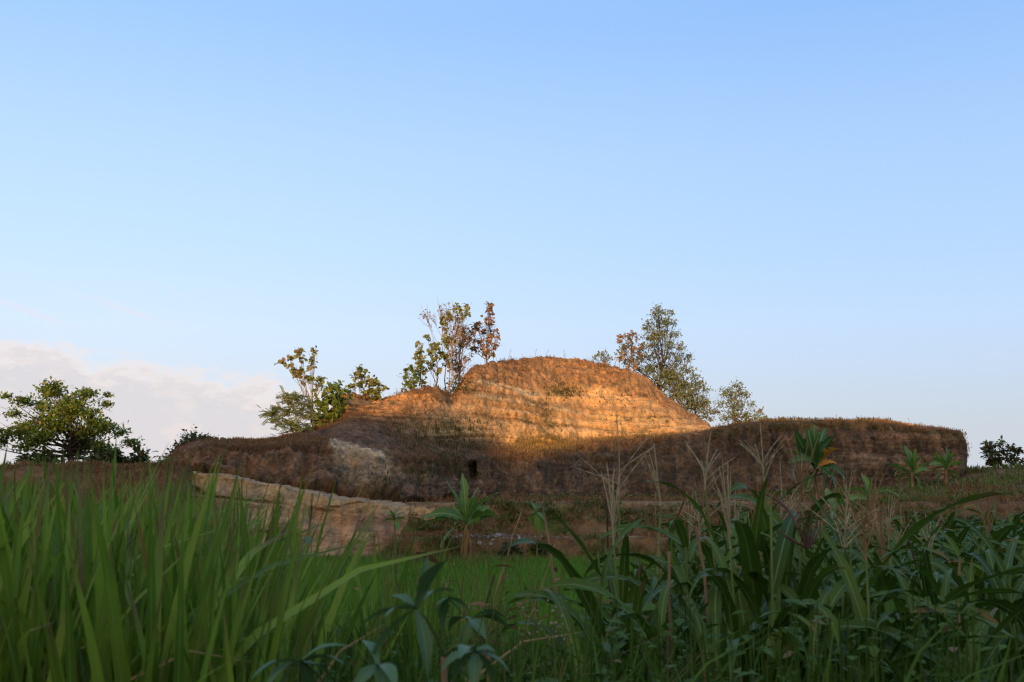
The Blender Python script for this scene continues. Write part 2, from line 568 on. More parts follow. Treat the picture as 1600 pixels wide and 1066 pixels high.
M = {
    'earth': earth_mat("eroded_earth", 1.9, 0.9, contrast=0.55, tint=(0.97, 0.92, 0.74)),
    'rock': earth_mat("pale_rock", 1.5, 0.9, contrast=0.42, tint=(0.97, 0.97, 0.95)),
    'ground': earth_mat("field_soil", 2.0, 0.8, streak=False, contrast=0.55, tint=(0.95, 0.92, 0.76)),
    'bark': bark_mat("grey_bark", (0.10, 0.075, 0.055), (0.22, 0.17, 0.13)),
    'bark_pale': bark_mat("pale_bark", (0.22, 0.16, 0.12), (0.38, 0.29, 0.22)),
    'dry_stem': bark_mat("dry_stem", (0.16, 0.10, 0.06), (0.34, 0.23, 0.13)),
    'dark_stem': bark_mat("dark_stem", (0.05, 0.025, 0.02), (0.13, 0.07, 0.05)),
    'pale_stake': bark_mat("pale_stake", (0.17, 0.115, 0.07), (0.33, 0.23, 0.14)),
    'banana_stem': bark_mat("banana_stem", (0.12, 0.075, 0.035), (0.32, 0.21, 0.09)),
    'green_stem': bark_mat("green_stem", (0.07, 0.11, 0.03), (0.14, 0.19, 0.06)),
    'tall_grass': leaf_mat("tall_grass_blade", (0.045, 0.11, 0.012), (0.26, 0.40, 0.05), 0.5, 0.2, 0.36, midrib=(0.17, 0.27, 0.09), tip=(0.15, 0.13, 0.05), dead=(0.19, 0.14, 0.045), dead_amt=0.012),
    'dead_blade': leaf_mat("dead_blade", (0.13, 0.09, 0.035), (0.30, 0.215, 0.09), 0.7, 0.2, 0.2),
    'weed': leaf_mat("weed_blade", (0.035, 0.085, 0.012), (0.08, 0.155, 0.025), 0.65, 0.12, 0.25, dead=(0.18, 0.13, 0.07), dead_amt=0.05),
    'corn': leaf_mat("corn_leaf", (0.028, 0.066, 0.008), (0.09, 0.16, 0.02), 0.52, 0.17, 0.2, midrib=(0.16, 0.24, 0.10), tip=(0.16, 0.12, 0.05), veins=0.08),
    'corn_stalk': bark_mat("corn_stalk", (0.08, 0.14, 0.035), (0.17, 0.24, 0.07)),
    'tassel': bark_mat("corn_tassel", (0.26, 0.22, 0.13), (0.42, 0.37, 0.23)),
    'tassel_brown': bark_mat("corn_tassel_brown", (0.17, 0.095, 0.05), (0.33, 0.21, 0.11)),
    'tassel_purple': bark_mat("corn_tassel_purple", (0.06, 0.035, 0.028), (0.12, 0.07, 0.055)),
    'cassava': leaf_mat("cassava_leaf", (0.05, 0.12, 0.045), (0.095, 0.19, 0.075), 0.52, 0.25, 0.15, midrib=(0.13, 0.2, 0.09)),
    'banana': leaf_mat("banana_leaf", (0.06, 0.15, 0.025), (0.14, 0.27, 0.05), 0.42, 0.4, 0.3, midrib=(0.24, 0.33, 0.12), tip=(0.25, 0.2, 0.06), veins=0.06),
    'banana_dark': leaf_mat("banana_leaf_dark", (0.03, 0.09, 0.025), (0.07, 0.17, 0.04), 0.42, 0.4, 0.25, midrib=(0.2, 0.29, 0.11), tip=(0.25, 0.2, 0.06), veins=0.06),
    'banana_dead': leaf_mat("banana_leaf_dead", (0.45, 0.17, 0.02), (0.60, 0.30, 0.05), 0.6, 0.3, 0.3),
    'rice': leaf_mat("rice_blade", (0.065, 0.17, 0.012), (0.12, 0.26, 0.022), 0.55, 0.25, 0.3),
    'dry_grass': leaf_mat("dry_hill_grass", (0.12, 0.065, 0.036), (0.30, 0.175, 0.085), 0.85, 0.1, 0.2),
    'hill_green': leaf_mat("hill_weed", (0.06, 0.06, 0.02), (0.12, 0.105, 0.035), 0.7, 0.2, 0.2),
    'yellow_grass': leaf_mat("yellow_hill_grass", (0.22, 0.15, 0.055), (0.36, 0.245, 0.09), 0.8, 0.1, 0.25),
    'terrace_green': leaf_mat("terrace_weed", (0.07, 0.105, 0.022), (0.16, 0.20, 0.05), 0.6, 0.25, 0.25, dead=(0.2, 0.13, 0.07), dead_amt=0.2),
    'teak': leaf_mat("teak_leaf", (0.15, 0.19, 0.04), (0.32, 0.32, 0.09), 0.55, 0.3, 0.3, dead=(0.27, 0.14, 0.06), dead_amt=0.12),
    'teak_dry': leaf_mat("teak_leaf_dry", (0.27, 0.16, 0.10), (0.48, 0.31, 0.21), 0.7, 0.2, 0.25, dead=(0.14, 0.15, 0.04), dead_amt=0.2),
    'tree_green': leaf_mat("broad_green_leaf", (0.085, 0.15, 0.022), (0.22, 0.28, 0.05), 0.5, 0.3, 0.3, dead=(0.30, 0.22, 0.04), dead_amt=0.06),
    'tree_grey': leaf_mat("grey_green_leaf", (0.13, 0.175, 0.075), (0.27, 0.31, 0.14), 0.6, 0.25, 0.25, dead=(0.22, 0.13, 0.08), dead_amt=0.12),
    'tree_feather': leaf_mat("feathery_leaf", (0.16, 0.20, 0.07), (0.30, 0.34, 0.13), 0.6, 0.25, 0.35),
    'tree_dark': leaf_mat("dark_leaf", (0.04, 0.07, 0.02), (0.09, 0.12, 0.035), 0.5, 0.3, 0.2, dead=(0.12, 0.07, 0.03), dead_amt=0.15),
    'stone': earth_mat("rubble_stone", 6.0, 0.3),
    'blue_petal': leaf_mat("blue_petal", (0.07, 0.20, 0.36), (0.11, 0.26, 0.42), 0.6, 0.2, 0.2),
    'seed_white': bark_mat("pale_seed_head", (0.2, 0.18, 0.12), (0.36, 0.33, 0.24)),
}

# ------------------------------------------------------------------ ground: one sheet to the horizon
def corn_edge(y):
    """left border of the corn field"""
    return np.interp(y, [0, 4, 8, 12, 30, 36], [0.05, 0.25, 1.2, 2.2, 6.2, 7.5])

def terrain(x, y):
    x, y = np.broadcast_arrays(np.asarray(x, float), np.asarray(y, float))
    n = fbm(x * 0.35, y * 0.35, 0, 3, 3)
    z = 0.7 * (1 - sst(y + n * 0.5, 9.2, 11.5))
    cornm = sst(x - corn_edge(y), -0.2, 0.8)
    z = np.maximum(z, cornm * (0.7 - 0.3 * sst(y, 9, 34)))
    e = n * 0.5
    st1 = sst(y + e * 0.4, 36.9, 37.7) * 0.94
    st2 = sst(y + e, 39.3, 41.3) * 1.18
    mid = st1 + st2 + n * 0.12 * sst(y, 37, 39)
    left = sst(y + n * 0.8, 34.0, 39.6) * (3.35 + 0.25 * fbm(x * 0.6, y * 0.6, 0, 3, 9))
    under = sst(y, 40.5, 43) * 2.1
    wl = 1 - sst(x + 0.5 * n, -11.7, -10.7)
    wc = sst(x, -4.6, -3.8)
    t = under * (1 - wc) + mid * wc
    t = t * (1 - wl) + left * wl
    t = t + sst(x, 17, 26) * sst(y, 42, 61) * 1.45 + sst(x, 9, 16) * sst(y, 40, 50) * 0.35
    z = np.maximum(z, t)
    far = sst(np.hypot(x, y - 40), 45, 140)
    z = z * (1 - far) + far * 1.0
    return z + 0.03 * fbm(x * 2.1, y * 2.1, 0, 3, 5)

gx = np.concatenate([-np.geomspace(3500, 38, 26), np.arange(-37, 37.01, 0.22), np.geomspace(38, 3500, 26)])
gy = np.concatenate([-np.geomspace(3500, 6, 26), np.arange(-4, 30, 0.5), np.arange(30, 47, 0.16), np.arange(47, 85, 0.6), np.geomspace(86, 3500, 26)])
GX, GY = np.meshgrid(gx, gy)
GZ = terrain(GX, GY)
g = Geo()
g.add(np.stack([GX, GY, GZ], -1).reshape(-1, 3), grid_faces(len(gy), len(gx)))
ground = g.obj("ground", M['ground'])
tag(ground, kind="structure")
n1 = fbm(GX * 0.8, GY * 0.8, 0, 4, 21)
n2 = fbm(GX * 2.5, GY * 2.5, 0, 3, 22)
soil = np.broadcast_to(np.array([0.17, 0.108, 0.062]), GX.shape + (3,)).copy()
green = np.array([0.075, 0.10, 0.03])
c = lerp3(soil, green, sst(n1 + n2 * 0.5, 0.05, 0.5) * sst(GY, 30, 40))
pad = (1 - sst(GY, 36.6, 37.2)) * sst(GY, 10, 11)
c = lerp3(c, np.array([0.05, 0.085, 0.018]), pad)
path = np.exp(-((GY - 38.7) / 0.5) ** 2) + 1.1 * np.exp(-((GY - 41.35) / 0.5) ** 2) * (GX < 11)
c = lerp3(c, np.array([0.30, 0.22, 0.13]), np.clip(path * (0.65 + 0.8 * n1), 0, 0.9))
lf = (1 - sst(GX, -12, -11)) * sst(GY, 36, 38)
c = lerp3(c, np.array([0.17, 0.088, 0.052]), lf * 0.9)
c = lerp3(c, np.array([0.075, 0.07, 0.03]), lf * sst(n1 + 0.5 * n2, 0.0, 0.45) * 0.7)
near = 1 - sst(GY, 9, 11)
c = lerp3(c, np.array([0.10, 0.075, 0.045]), near)
farc = sst(np.hypot(GX, GY - 40), 45, 90)
c = lerp3(c, np.array([0.09, 0.10, 0.045]), farc)
set_color(ground.data, c.reshape(-1, 3))

# ------------------------------------------------------------------ the eroded hill (one lofted surface)
B_ = [(262, 742, 41.0), (300, 739, 40.2), (330, 740, 40.0), (400, 751, 40.0), (450, 759, 40.3), (500, 768, 40.8), (545, 776, 41.2), (600, 783, 42), (640, 788, 43),
      (680, 791, 45), (730, 790, 48), (800, 788, 51.5), (870, 787, 53), (930, 786, 54.5), (1108, 785, 54.5), (1200, 783, 55), (1350, 781, 55), (1420, 778, 55),
      (1480, 774, 55.5), (1504, 768, 57), (1512, 760, 60)]
W_ = [(262, 728, 42.3), (300, 703, 41.4), (330, 695, 41.4), (400, 696, 42), (450, 694, 42.5), (500, 692, 43), (545, 694, 44), (600, 710, 44.5), (640, 717, 45.5),
      (680, 716, 47.5), (730, 716, 50.5), (800, 712, 54), (870, 706, 55.5), (930, 693, 57), (1108, 675, 57), (1200, 662, 57), (1350, 661.5, 57), (1420, 667, 57),
      (1480, 672, 57), (1500, 679, 57.5), (1509, 693, 58), (1512, 712, 59)]
M_ = [(262, 722, 43.5), (300, 699, 43), (330, 691, 43), (400, 692, 44), (450, 688, 45), (500, 678, 46), (530, 671, 47), (545, 666, 47.5), (600, 674, 48), (640, 682, 49.5),
      (680, 690, 51), (730, 697, 54), (800, 701, 57), (870, 696, 58.5), (930, 687, 60), (1030, 681, 60), (1090, 673, 60), (1108, 671, 60), (1200, 659, 60), (1350, 660, 60),
      (1420, 666, 60), (1480, 671, 60), (1500, 678, 60.5), (1509, 692, 61), (1512, 712, 61.5)]
F_ = [(262, 719, 45), (300, 697, 45), (330, 689, 45), (400, 690, 46), (450, 686, 47), (500, 673, 48.5), (530, 656, 49.5), (545, 637, 50), (600, 640, 51), (640, 641, 52),
      (680, 646, 53), (705, 648, 54.5), (730, 640, 56), (745, 632, 57), (800, 629, 59), (870, 625, 61), (930, 625, 62), (980, 632, 62), (1030, 646, 62), (1060, 656, 62),
      (1090, 665, 62), (1108, 669, 62), (1200, 660, 62.5), (1350, 660, 62.5), (1420, 667, 62.5), (1480, 675, 62), (1504, 690, 62), (1512, 712, 62.5)]
T_ = [(262, 718, 47), (300, 697, 47), (330, 689, 47), (400, 690, 48), (450, 685, 49), (500, 670, 50), (528, 655, 51), (541, 618, 52), (570, 619, 52.5), (600, 622, 53), (640, 613, 54), (680, 604, 55),
      (705, 613, 57), (728, 584, 58), (745, 572, 59), (800, 562, 62), (870, 558, 64), (930, 565, 64.5), (980, 578, 64.5), (1010, 590, 64.5), (1030, 610, 64.5), (1060, 632, 64.5),
      (1090, 654, 64.5), (1104, 661, 64.2), (1112, 674, 64), (1200, 662, 65), (1350, 662, 65), (1420, 669, 65), (1480, 677, 64), (1504, 692, 63.5), (1512, 715, 63.5)]

NC = 1050
uu = np.linspace(262, 1512, NC)
def curve(c):
    a = np.array(c, float)
    v = pchip(a[:, 0], a[:, 1], uu)
    d = pchip(a[:, 0], a[:, 2], uu)
    pts = np.array([tuple(P(q, w, e)) for q, w, e in zip(uu, v, d)])
    return pts, v
cB, vB = curve(B_)
cW, vW = curve(W_)
cM, vM = curve(M_)
cF, vF = curve(F_)
cT, vT = curve(T_)
# small bumps on the crest and on the wall's rim
cT[:, 2] += 0.12 * fbm(uu * 0.09, 0 * uu, 0, 4, 31) + 0.06 * fbm(uu * 0.25, 0 * uu, 0, 2, 32)
cW[:, 2] += 0.10 * fbm(uu * 0.06, 0 * uu, 0, 4, 33)
cBB = cB - np.array([0, 0, 0.9])
cK = cT + np.array([0, 5.0, -0.8])
cG = cT + np.array([0, 13.0, 0])
cG[:, 2] = 0.5
segs = [(cBB, cB, 4, 0.0, 0.0), (cB, cW, 74, 0.0, 1.0), (cW, cM, 26, 1.0, 2.0), (cM, cF, 50, 2.0, 3.0), (cF, cT, 54, 3.0, 4.0), (cT, cK, 16, 4.0, 5.0), (cK, cG, 8, 5.0, 6.0)]
vis = {0.0: vB, 1.0: vW, 2.0: vM, 3.0: vF, 4.0: vT, 5.0: vT - 5, 6.0: vT - 5}
rows, srow, vrow = [], [], []
for a, b, n, s0, s1 in segs:
    for i in range(n):
        t = i / n
        rows.append(a * (1 - t) + b * t)
        srow.append(s0 + (s1 - s0) * t)
        vrow.append(vis[s0] * (1 - t) + vis[s1] * t)
rows.append(cG)
srow.append(6.0)
vrow.append(vT)
HV = np.array(rows)
S = np.array(srow)[:, None] * np.ones(NC)[None]
UI = np.ones(len(srow))[:, None] * uu[None]
VI = np.array(vrow)
# soften the hard joins of the loft, except at the wall's rim
for k in range(3):
    sm = HV.copy()
    sm[1:-1] = (HV[:-2] + HV[1:-1] * 2 + HV[2:]) / 4
    keep = (np.abs(S - 1.0) < 0.03) | ((np.abs(S - 4.0) < 0.05) & (UI > 520))
    HV = np.where(keep[..., None], HV, sm)
X, Y, Z = HV[..., 0], HV[..., 1], HV[..., 2]
du = np.gradient(HV, axis=1)
dv = np.gradient(HV, axis=0)
nrm = np.cross(du, dv)
nrm /= np.linalg.norm(nrm, axis=2, keepdims=True) + 1e-9
# strata dip to the right
zd = Z + 0.035 * X + 0.35 * fbm(X * 0.12, Y * 0.12, Z * 0.15, 3, 41)
strata = 0.25 * np.sin(zd * 7.3 + 2.2 * fbm(zd * 1.3, X * 0.1, 0, 2, 42)) + 0.9 * fbm(zd * 4.5, X * 0.10, 0, 4, 43)
strata = strata * (0.35 + 0.9 * sst(fbm(X * 0.28, Z * 0.5, 0, 3, 48), -0.2, 0.35))
gully = 1 - 2 * np.abs(fbm(X * 0.8, Y * 0.4, Z * 0.16, 5, 44))
rill = fbm(X * 3.2, Y * 0.6, Z * 0.35, 3, 49)
fine = fbm(X * 2.2, Y * 2.2, Z * 2.2, 4, 45)
big = fbm(X * 0.22, Y * 0.22, Z * 0.3, 3, 46)
face = np.exp(-((S - 0.5) / 0.6) ** 4) + 0.9 * np.exp(-((S - 3.0) / 1.05) ** 6)
face = np.clip(face, 0, 1)
endf = sst(UI, 262, 300) * (1 - sst(UI, 1495, 1512))
top_keep = 1 - 0.75 * np.exp(-((S - 4.0) / 0.25) ** 2)
upf = sst(S, 1.9, 2.3)
disp = face * ((0.16 + 0.12 * upf) * strata - (1 - 0.72 * upf) * (0.55 * np.clip(0.55 - gully, 0, 1) * 0.55 - 0.10 * gully) + 0.07 * rill * (1 - 0.75 * sst(S, 1.8, 2.2))) + (0.15 - 0.07 * upf) * fine * (0.5 + face * 0.5) + 0.45 * big * face
disp *= top_keep * (0.25 + 0.75 * endf)
# mask of the undercut above the pale rock
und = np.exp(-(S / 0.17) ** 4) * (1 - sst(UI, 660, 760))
line = 1 - np.abs(fbm(zd * 1.6, X * 0.05, 0, 3, 57)) * 2.2
line2 = 1 - np.abs(fbm(zd * 3.4, X * 0.08, 0, 2, 58)) * 2.2
bed = (sst(line, 0.80, 0.97) + 0.7 * sst(line2, 0.85, 0.98)) * face * sst(fbm(X * 0.25, Z * 0.6, 0, 3, 59), -0.35, 0.2)
bed = bed * np.where(S < 1.3, 0.4, 1.0)
grit = vnoise(X * 7.5, Y * 7.5, Z * 7.5, 91) + 0.8 * vnoise(X * 13, Y * 13, Z * 13, 92)
clod = np.abs(fbm(X * 3.6, Y * 3.6, Z * 3.0, 3, 93))
disp += (0.040 * grit + 0.13 * (0.25 - clod)) * (1 - 0.80 * upf * (S < 3.3)) * (0.4 + 0.6 * face) * (0.35 + 0.65 * endf)
disp += 0.12 * fbm(X * 5.0, Y * 1.2, Z * 0.5, 3, 94) * face * np.where(S < 1.3, 1.0, 0.35) * endf
disp -= 0.11 * bed * (0.3 + 0.7 * endf)
lw = 1 - sst(UI, 660, 760)
lipn = fbm(UI * 0.06, 0 * UI, 0, 4, 47)
disp += lw * 0.12 * lipn * np.exp(-((S - 0.32) / 0.2) ** 4)
disp -= lw * (1 - sst(S, 0.17 + 0.10 * lipn, 0.20 + 0.10 * lipn)) * (1.4 + 0.5 * lipn)
HV = HV + nrm * disp[..., None] * np.where((nrm[..., 1] > 0) & (S < 4), -1, 1)[..., None]
# a small cave mouth in the shaded wall
cave = np.exp(-(((UI - 738) / 7) ** 4 + ((VI - 736) / 15) ** 4))
HV[..., 1] += cave * 1.5
X, Y, Z = HV[..., 0], HV[..., 1], HV[..., 2]

def zone(u0, v0, ru, rv, p=2):
    return np.exp(-(np.abs((UI - u0) / ru) ** p + np.abs((VI - v0) / rv) ** p))

def strip(poly, half):
    a = np.array(poly, float)
    v = np.interp(UI, a[:, 0], a[:, 1])
    inside = sst(UI, a[0, 0] - 6, a[0, 0] + 6) * (1 - sst(UI, a[-1, 0] - 8, a[-1, 0] + 8))
    return inside * np.exp(-((VI - v) / half) ** 4)

brown = np.array([0.17, 0.098, 0.062])
redsoil = np.array([0.24, 0.105, 0.05])
orange = np.array([0.60, 0.37, 0.19])
pale = np.array([0.58, 0.45, 0.29])
grey = np.array([0.23, 0.17, 0.13])
olive = np.array([0.11, 0.105, 0.035])
darkb = np.array([0.09, 0.055, 0.038])
C = np.broadcast_to(brown, HV.shape).copy()
patch = fbm(X * 0.5, Y * 0.5, Z * 0.7, 4, 51)
patch2 = fbm(X * 1.4, Y * 1.4, Z * 0.6, 4, 52)
C = lerp3(C, redsoil, sst(patch, 0.0, 0.5) * 0.55)
C = lerp3(C, darkb, sst(-patch2, 0.05, 0.5) * 0.65)
C = lerp3(C, np.array([0.20, 0.125, 0.08]), sst(rill + 0.4 * patch, 0.25, 0.6) * 0.5)
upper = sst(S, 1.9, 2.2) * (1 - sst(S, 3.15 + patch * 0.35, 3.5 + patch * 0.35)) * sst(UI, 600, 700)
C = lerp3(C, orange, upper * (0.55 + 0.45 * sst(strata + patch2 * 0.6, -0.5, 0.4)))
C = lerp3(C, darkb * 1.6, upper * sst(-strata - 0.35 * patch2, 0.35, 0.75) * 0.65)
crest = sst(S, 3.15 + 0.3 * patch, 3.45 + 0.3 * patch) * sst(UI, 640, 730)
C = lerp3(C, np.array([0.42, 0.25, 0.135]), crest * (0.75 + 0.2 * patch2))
tone = fbm(zd * 1.7, X * 0.025, 0, 3, 131)
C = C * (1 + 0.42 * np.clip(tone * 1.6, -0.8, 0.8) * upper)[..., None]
band = strip([(738, 600), (765, 604), (800, 613), (840, 620)], 5.5) + 0.7 * strip([(740, 622), (800, 630), (870, 640), (960, 655)], 3)
C = lerp3(C, pale, np.clip(band * (0.75 + patch2), 0, 0.95))
C = lerp3(C, np.array([0.56, 0.37, 0.20]), np.clip(strip([(690, 668), (760, 672), (880, 668), (1000, 660), (1090, 668)], 17) * (0.6 + patch), 0, 0.7))
# bare pale scar on the left flank
pl = [(515, 694), (545, 697), (580, 706), (608, 718)]
scar = strip(pl, 7) + strip([(522, 715), (560, 722), (610, 730)], 24) * 0.55
C = lerp3(C, pale, np.clip(scar * (0.8 + 0.5 * patch2), 0, 0.95))
C = lerp3(C, np.array([0.32, 0.24, 0.165]), np.clip(zone(590, 750, 45, 32, 4) * (0.55 + patch2), 0, 0.8))
C = lerp3(C, grey, np.clip((zone(650, 752, 55, 20) + zone(1020, 735, 130, 22)) * (0.35 + patch2), 0, 0.6))
C = lerp3(C, np.array([0.31, 0.19, 0.115]), np.clip((zone(860, 755, 110, 24)) * (0.4 + patch2 * 1.3), 0, 0.6))
C = lerp3(C, np.array([0.34, 0.165, 0.085]), np.clip((zone(1400, 690, 90, 25) + zone(1425, 740, 45, 30) + 0.7 * zone(1480, 735, 40, 40)) * (0.6 + patch2), 0, 0.8))
C = lerp3(C, np.array([0.54, 0.29, 0.13]), np.clip(1.2 * zone(565, 634, 40, 18) + 1.1 * zone(640, 628, 55, 20), 0, 0.85))  # low sun's glow on the left shoulder, brightened into the soil colour
C = lerp3(C, np.array([0.22, 0.17, 0.14]), np.clip(zone(1310, 725, 60, 22) * (0.5 + patch2), 0, 0.6))
gz = 0.55 * zone(700, 690, 70, 28) + zone(880, 612, 30, 10) + zone(960, 625, 40, 9) * 0.2 + 0.5 * zone(590, 762, 25, 10) + zone(690, 735, 50, 16) * 0.7 + zone(850, 650, 22, 24) * 0.5 + zone(1010, 655, 40, 8) * 0.15
C = lerp3(C, olive, np.clip(gz * (0.5 + patch2 * 1.2), 0, 0.8))
C = lerp3(C, np.array([0.36, 0.25, 0.09]), np.clip(zone(845, 694, 50, 14) * (0.8 + patch2), 0, 0.9))
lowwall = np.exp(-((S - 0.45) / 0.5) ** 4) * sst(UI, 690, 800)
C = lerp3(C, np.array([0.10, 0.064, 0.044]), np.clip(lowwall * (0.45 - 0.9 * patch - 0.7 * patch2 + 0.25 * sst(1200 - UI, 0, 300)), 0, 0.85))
wallrim = strip([(1108, 679), (1200, 667), (1350, 666), (1500, 684)], 7)
C = lerp3(C, np.array([0.15, 0.11, 0.05]), wallrim * 0.6)
crease_shade = und * 0.7
C = lerp3(C, np.array([0.08, 0.05, 0.035]), np.clip(crease_shade, 0, 0.9))  # shade of the undercut crease painted into the earth colour
# broken bedding lines, thin dark and pale seams
seam = sst(fbm(zd * 7.0, X * 0.14, 0, 3, 55), 0.30, 0.52)
C = C * (1 + (0.45 - 0.30 * upf) * rill * face)[..., None]
C = C * (1 - (0.30 + 0.10 * upf) * seam * face)[..., None]
C = C * (1 - 0.50 * bed)[..., None]
C = C * (1 + (0.15 - 0.06 * upf) * grit - (0.4 - 0.25 * upf) * sst(0.12 - clod, 0.04, 0.12))[..., None]
rm = sst(UI, 1110, 1200) * np.exp(-((S - 0.5) / 0.42) ** 4)
C = C * (1 + 0.28 * rm * np.clip(strata * 1.2, -0.6, 0.8))[..., None]
gcol = sst(-gully, -0.1, 0.5) * face
C = C * (1 - (0.30 - 0.15 * upf) * gcol)[..., None]
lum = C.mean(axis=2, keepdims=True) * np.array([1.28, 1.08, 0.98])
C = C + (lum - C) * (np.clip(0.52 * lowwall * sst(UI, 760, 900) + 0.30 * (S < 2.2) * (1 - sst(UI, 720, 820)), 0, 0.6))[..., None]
C = np.clip(C * (1 + 0.22 * fine)[..., None], 0.01, 0.8)
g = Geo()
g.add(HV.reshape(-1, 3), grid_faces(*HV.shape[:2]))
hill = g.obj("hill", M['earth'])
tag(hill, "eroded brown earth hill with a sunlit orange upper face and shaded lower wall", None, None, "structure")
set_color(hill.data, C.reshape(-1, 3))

# ------------------------------------------------------------------ pale rock cliff under the left flank
ca = [(276, 866), (300, 868), (400, 869), (500, 869), (600, 869), (650, 869), (700, 869)]
cu = np.linspace(278, 745, 460)
ctop_v = pchip([278, 300, 330, 400, 450, 500, 545, 600, 640, 690, 720, 745], [752, 740, 741, 755, 764, 773, 781, 787, 791, 796, 800, 830], cu)
ctop_d = pchip([278, 300, 330, 400, 500, 600, 640, 690, 745], [40.4, 39.6, 39.4, 39.4, 39.8, 40.4, 40.6, 40.8, 41.6], cu)
cbot_d = pchip([278, 300, 400, 500, 600, 640, 690, 745], [40.1, 39.2, 38.9, 38.9, 39.4, 39.8, 40.2, 41.2], cu)
ct = np.array([tuple(P(a, b, c_)) for a, b, c_ in zip(cu, ctop_v, ctop_d)])
ct[:, 2] += 0.06 * fbm(cu * 0.1, 0 * cu, 0, 3, 61) + 0.05 * fbm(cu * 0.4, 0 * cu, 0, 3, 60)
cb = np.array([(P(a, 869, b).x, b, -0.35) for a, b in zip(cu, cbot_d)])
cbk = ct + np.array([0, 3.2, 0.12])
rws, sr = [], []
for a, b, n, s0 in ((cb, ct, 110, 0.0), (ct, cbk, 24, 1.0)):
    for i in range(n):
        rws.append(a * (1 - i / n) + b * i / n)
        sr.append(s0 + i / n)
rws.append(cbk)
sr.append(2.0)
CV = np.array(rws)
CS = np.array(sr)[:, None] * np.ones(len(cu))[None]
x, y, z = CV[..., 0], CV[..., 1], CV[..., 2]
czd = z + 0.12 * x + 0.2 * fbm(x * 0.3, y * 0.3, z * 0.4, 3, 62)
cs = 0.6 * np.sin(czd * 6.5) + 0.5 * fbm(czd * 5, x * 0.15, 0, 3, 63)
cg = 1 - 2 * np.abs(fbm(x * 0.6, y * 0.5, z * 0.2, 4, 64))
cbed = sst(1 - np.abs(fbm(czd * 1.8, x * 0.12, 0, 3, 78)) * 2.2, 0.82, 0.97) * sst(fbm(x * 0.4, z * 0.8, 0, 3, 79), -0.3, 0.15)
cjoint = sst(1 - np.abs(fbm(x * 0.9, z * 0.10, 0, 3, 80)) * 2.6, 0.86, 0.98) * sst(fbm(x * 0.5, z * 0.5, 3.0, 3, 81), -0.1, 0.3)
ckx = np.clip(cbed + cjoint, 0, 1)
cf = fbm(x * 2.4, y * 2.4, z * 2.4, 4, 65)
fc = 1 - sst(CS, 0.995, 1.02)
CV[..., 1] += fc * (0.13 * ckx + 0.022 * (vnoise(x * 7.5, y * 7.5, z * 7.5, 95) + 0.8 * vnoise(x * 13, y * 13, z * 13, 96)) + 0.08 * np.abs(fbm(x * 2.2, y * 2.2, z * 2.2, 3, 97)))
CV[..., 1] -= fc * (0.07 * cs + 0.10 * cg + 0.22 * fbm(x * 0.35, z * 0.4, 0, 3, 66)) + 0.07 * cf * fc + 0.06 * fbm(x * 2.8, y * 0.5, z * 0.3, 3, 68) * fc
CV[..., 2] += 0.05 * cf * (1 - fc)
cc = np.broadcast_to(np.array([0.36, 0.26, 0.18]), CV.shape).copy()
cp1 = fbm(x * 0.9, y * 0.9, z * 0.9, 4, 67)
cc = lerp3(cc, np.array([0.15, 0.09, 0.06]), sst(cp1 - cs * 0.3, 0.05, 0.5) * 0.6)
crill = fbm(x * 2.8, y * 0.5, z * 0.3, 3, 68)
cc = cc * (1 + 0.35 * crill)[..., None]
stain = fbm(x * 0.55, y * 0.4, z * 2.2, 4, 69)
cc = lerp3(cc, np.array([0.12, 0.072, 0.05]), sst(stain, 0.12, 0.4) * 0.7 * fc)
cc = lerp3(cc, np.array([0.37, 0.27, 0.17]), sst(-stain, 0.15, 0.45) * 0.6 * fc)
crack = np.clip(sst(fbm(czd * 5.5, x * 0.25, 0, 3, 77), 0.36, 0.5) * 0.6 + ckx * 0.8, 0, 1)
cc = cc * (1 - 0.5 * crack * fc)[..., None]
rel = z - ct[None, :, 2]
cc = lerp3(cc, np.array([0.44, 0.31, 0.155]), np.clip(np.exp(-((rel + 0.12) / 0.25) ** 2) * (0.85 + cp1), 0, 0.95))
cc = lerp3(cc, np.array([0.45, 0.26, 0.12]), np.clip(np.exp(-((x + 6.4) / 1.0) ** 2 - ((rel + 0.8) / 0.6) ** 2) * (0.7 + cp1), 0, 0.8))
cc = lerp3(cc, np.array([0.19, 0.10, 0.065]), np.exp(-((x + 4.4) / 0.35) ** 2) * 0.7 * (rel < -0.35))
cgrit = vnoise(x * 7.5, y * 7.5, z * 7.5, 95) + 0.8 * vnoise(x * 13, y * 13, z * 13, 96)
cc = cc * (1 + 0.30 * cf + 0.08 * cgrit)[..., None]
g = Geo()
g.add(CV.reshape(-1, 3), grid_faces(*CV.shape[:2]))
cliff = g.obj("cliff", M['rock'])
tag(cliff, "pale tan bare rock face at the foot of the hill", None, None, "structure")
set_color(cliff.data, np.clip(cc, 0.01, 0.8).reshape(-1, 3))

# ------------------------------------------------------------------ ridge behind the viewer, whose shade lies on the field and the wall
tg = [(-200, 640, 45), (60, 652, 45), (200, 655, 45), (420, 655, 46), (540, 652, 49.5), (600, 640, 51), (645, 640, 52), (690, 640, 54.2), (738, 655, 55.8), (768, 684, 56.2), (795, 706, 55), (860, 716, 56.5),
      (880, 706, 58), (925, 694, 58.5), (1000, 688, 59), (1095, 680, 60), (1135, 648, 59), (1200, 640, 58.5), (1350, 650, 58.5), (1500, 655, 58.5), (1700, 640, 58)]
RY = -58.0
prof = []
for u, v, d in tg:
    q = P(u, v, d)
    t = (q.y - RY) / (-SUN_DIR.y)
    prof.append((q.x + SUN_DIR.x * t, q.z + SUN_DIR.z * t))
prof.sort()
pxs = np.array([p[0] for p in prof])
pzs = np.array([p[1] for p in prof])
rx = np.concatenate([np.linspace(-260, -62, 60), np.linspace(-61.7, 15, 320), np.linspace(16, 260, 60)])
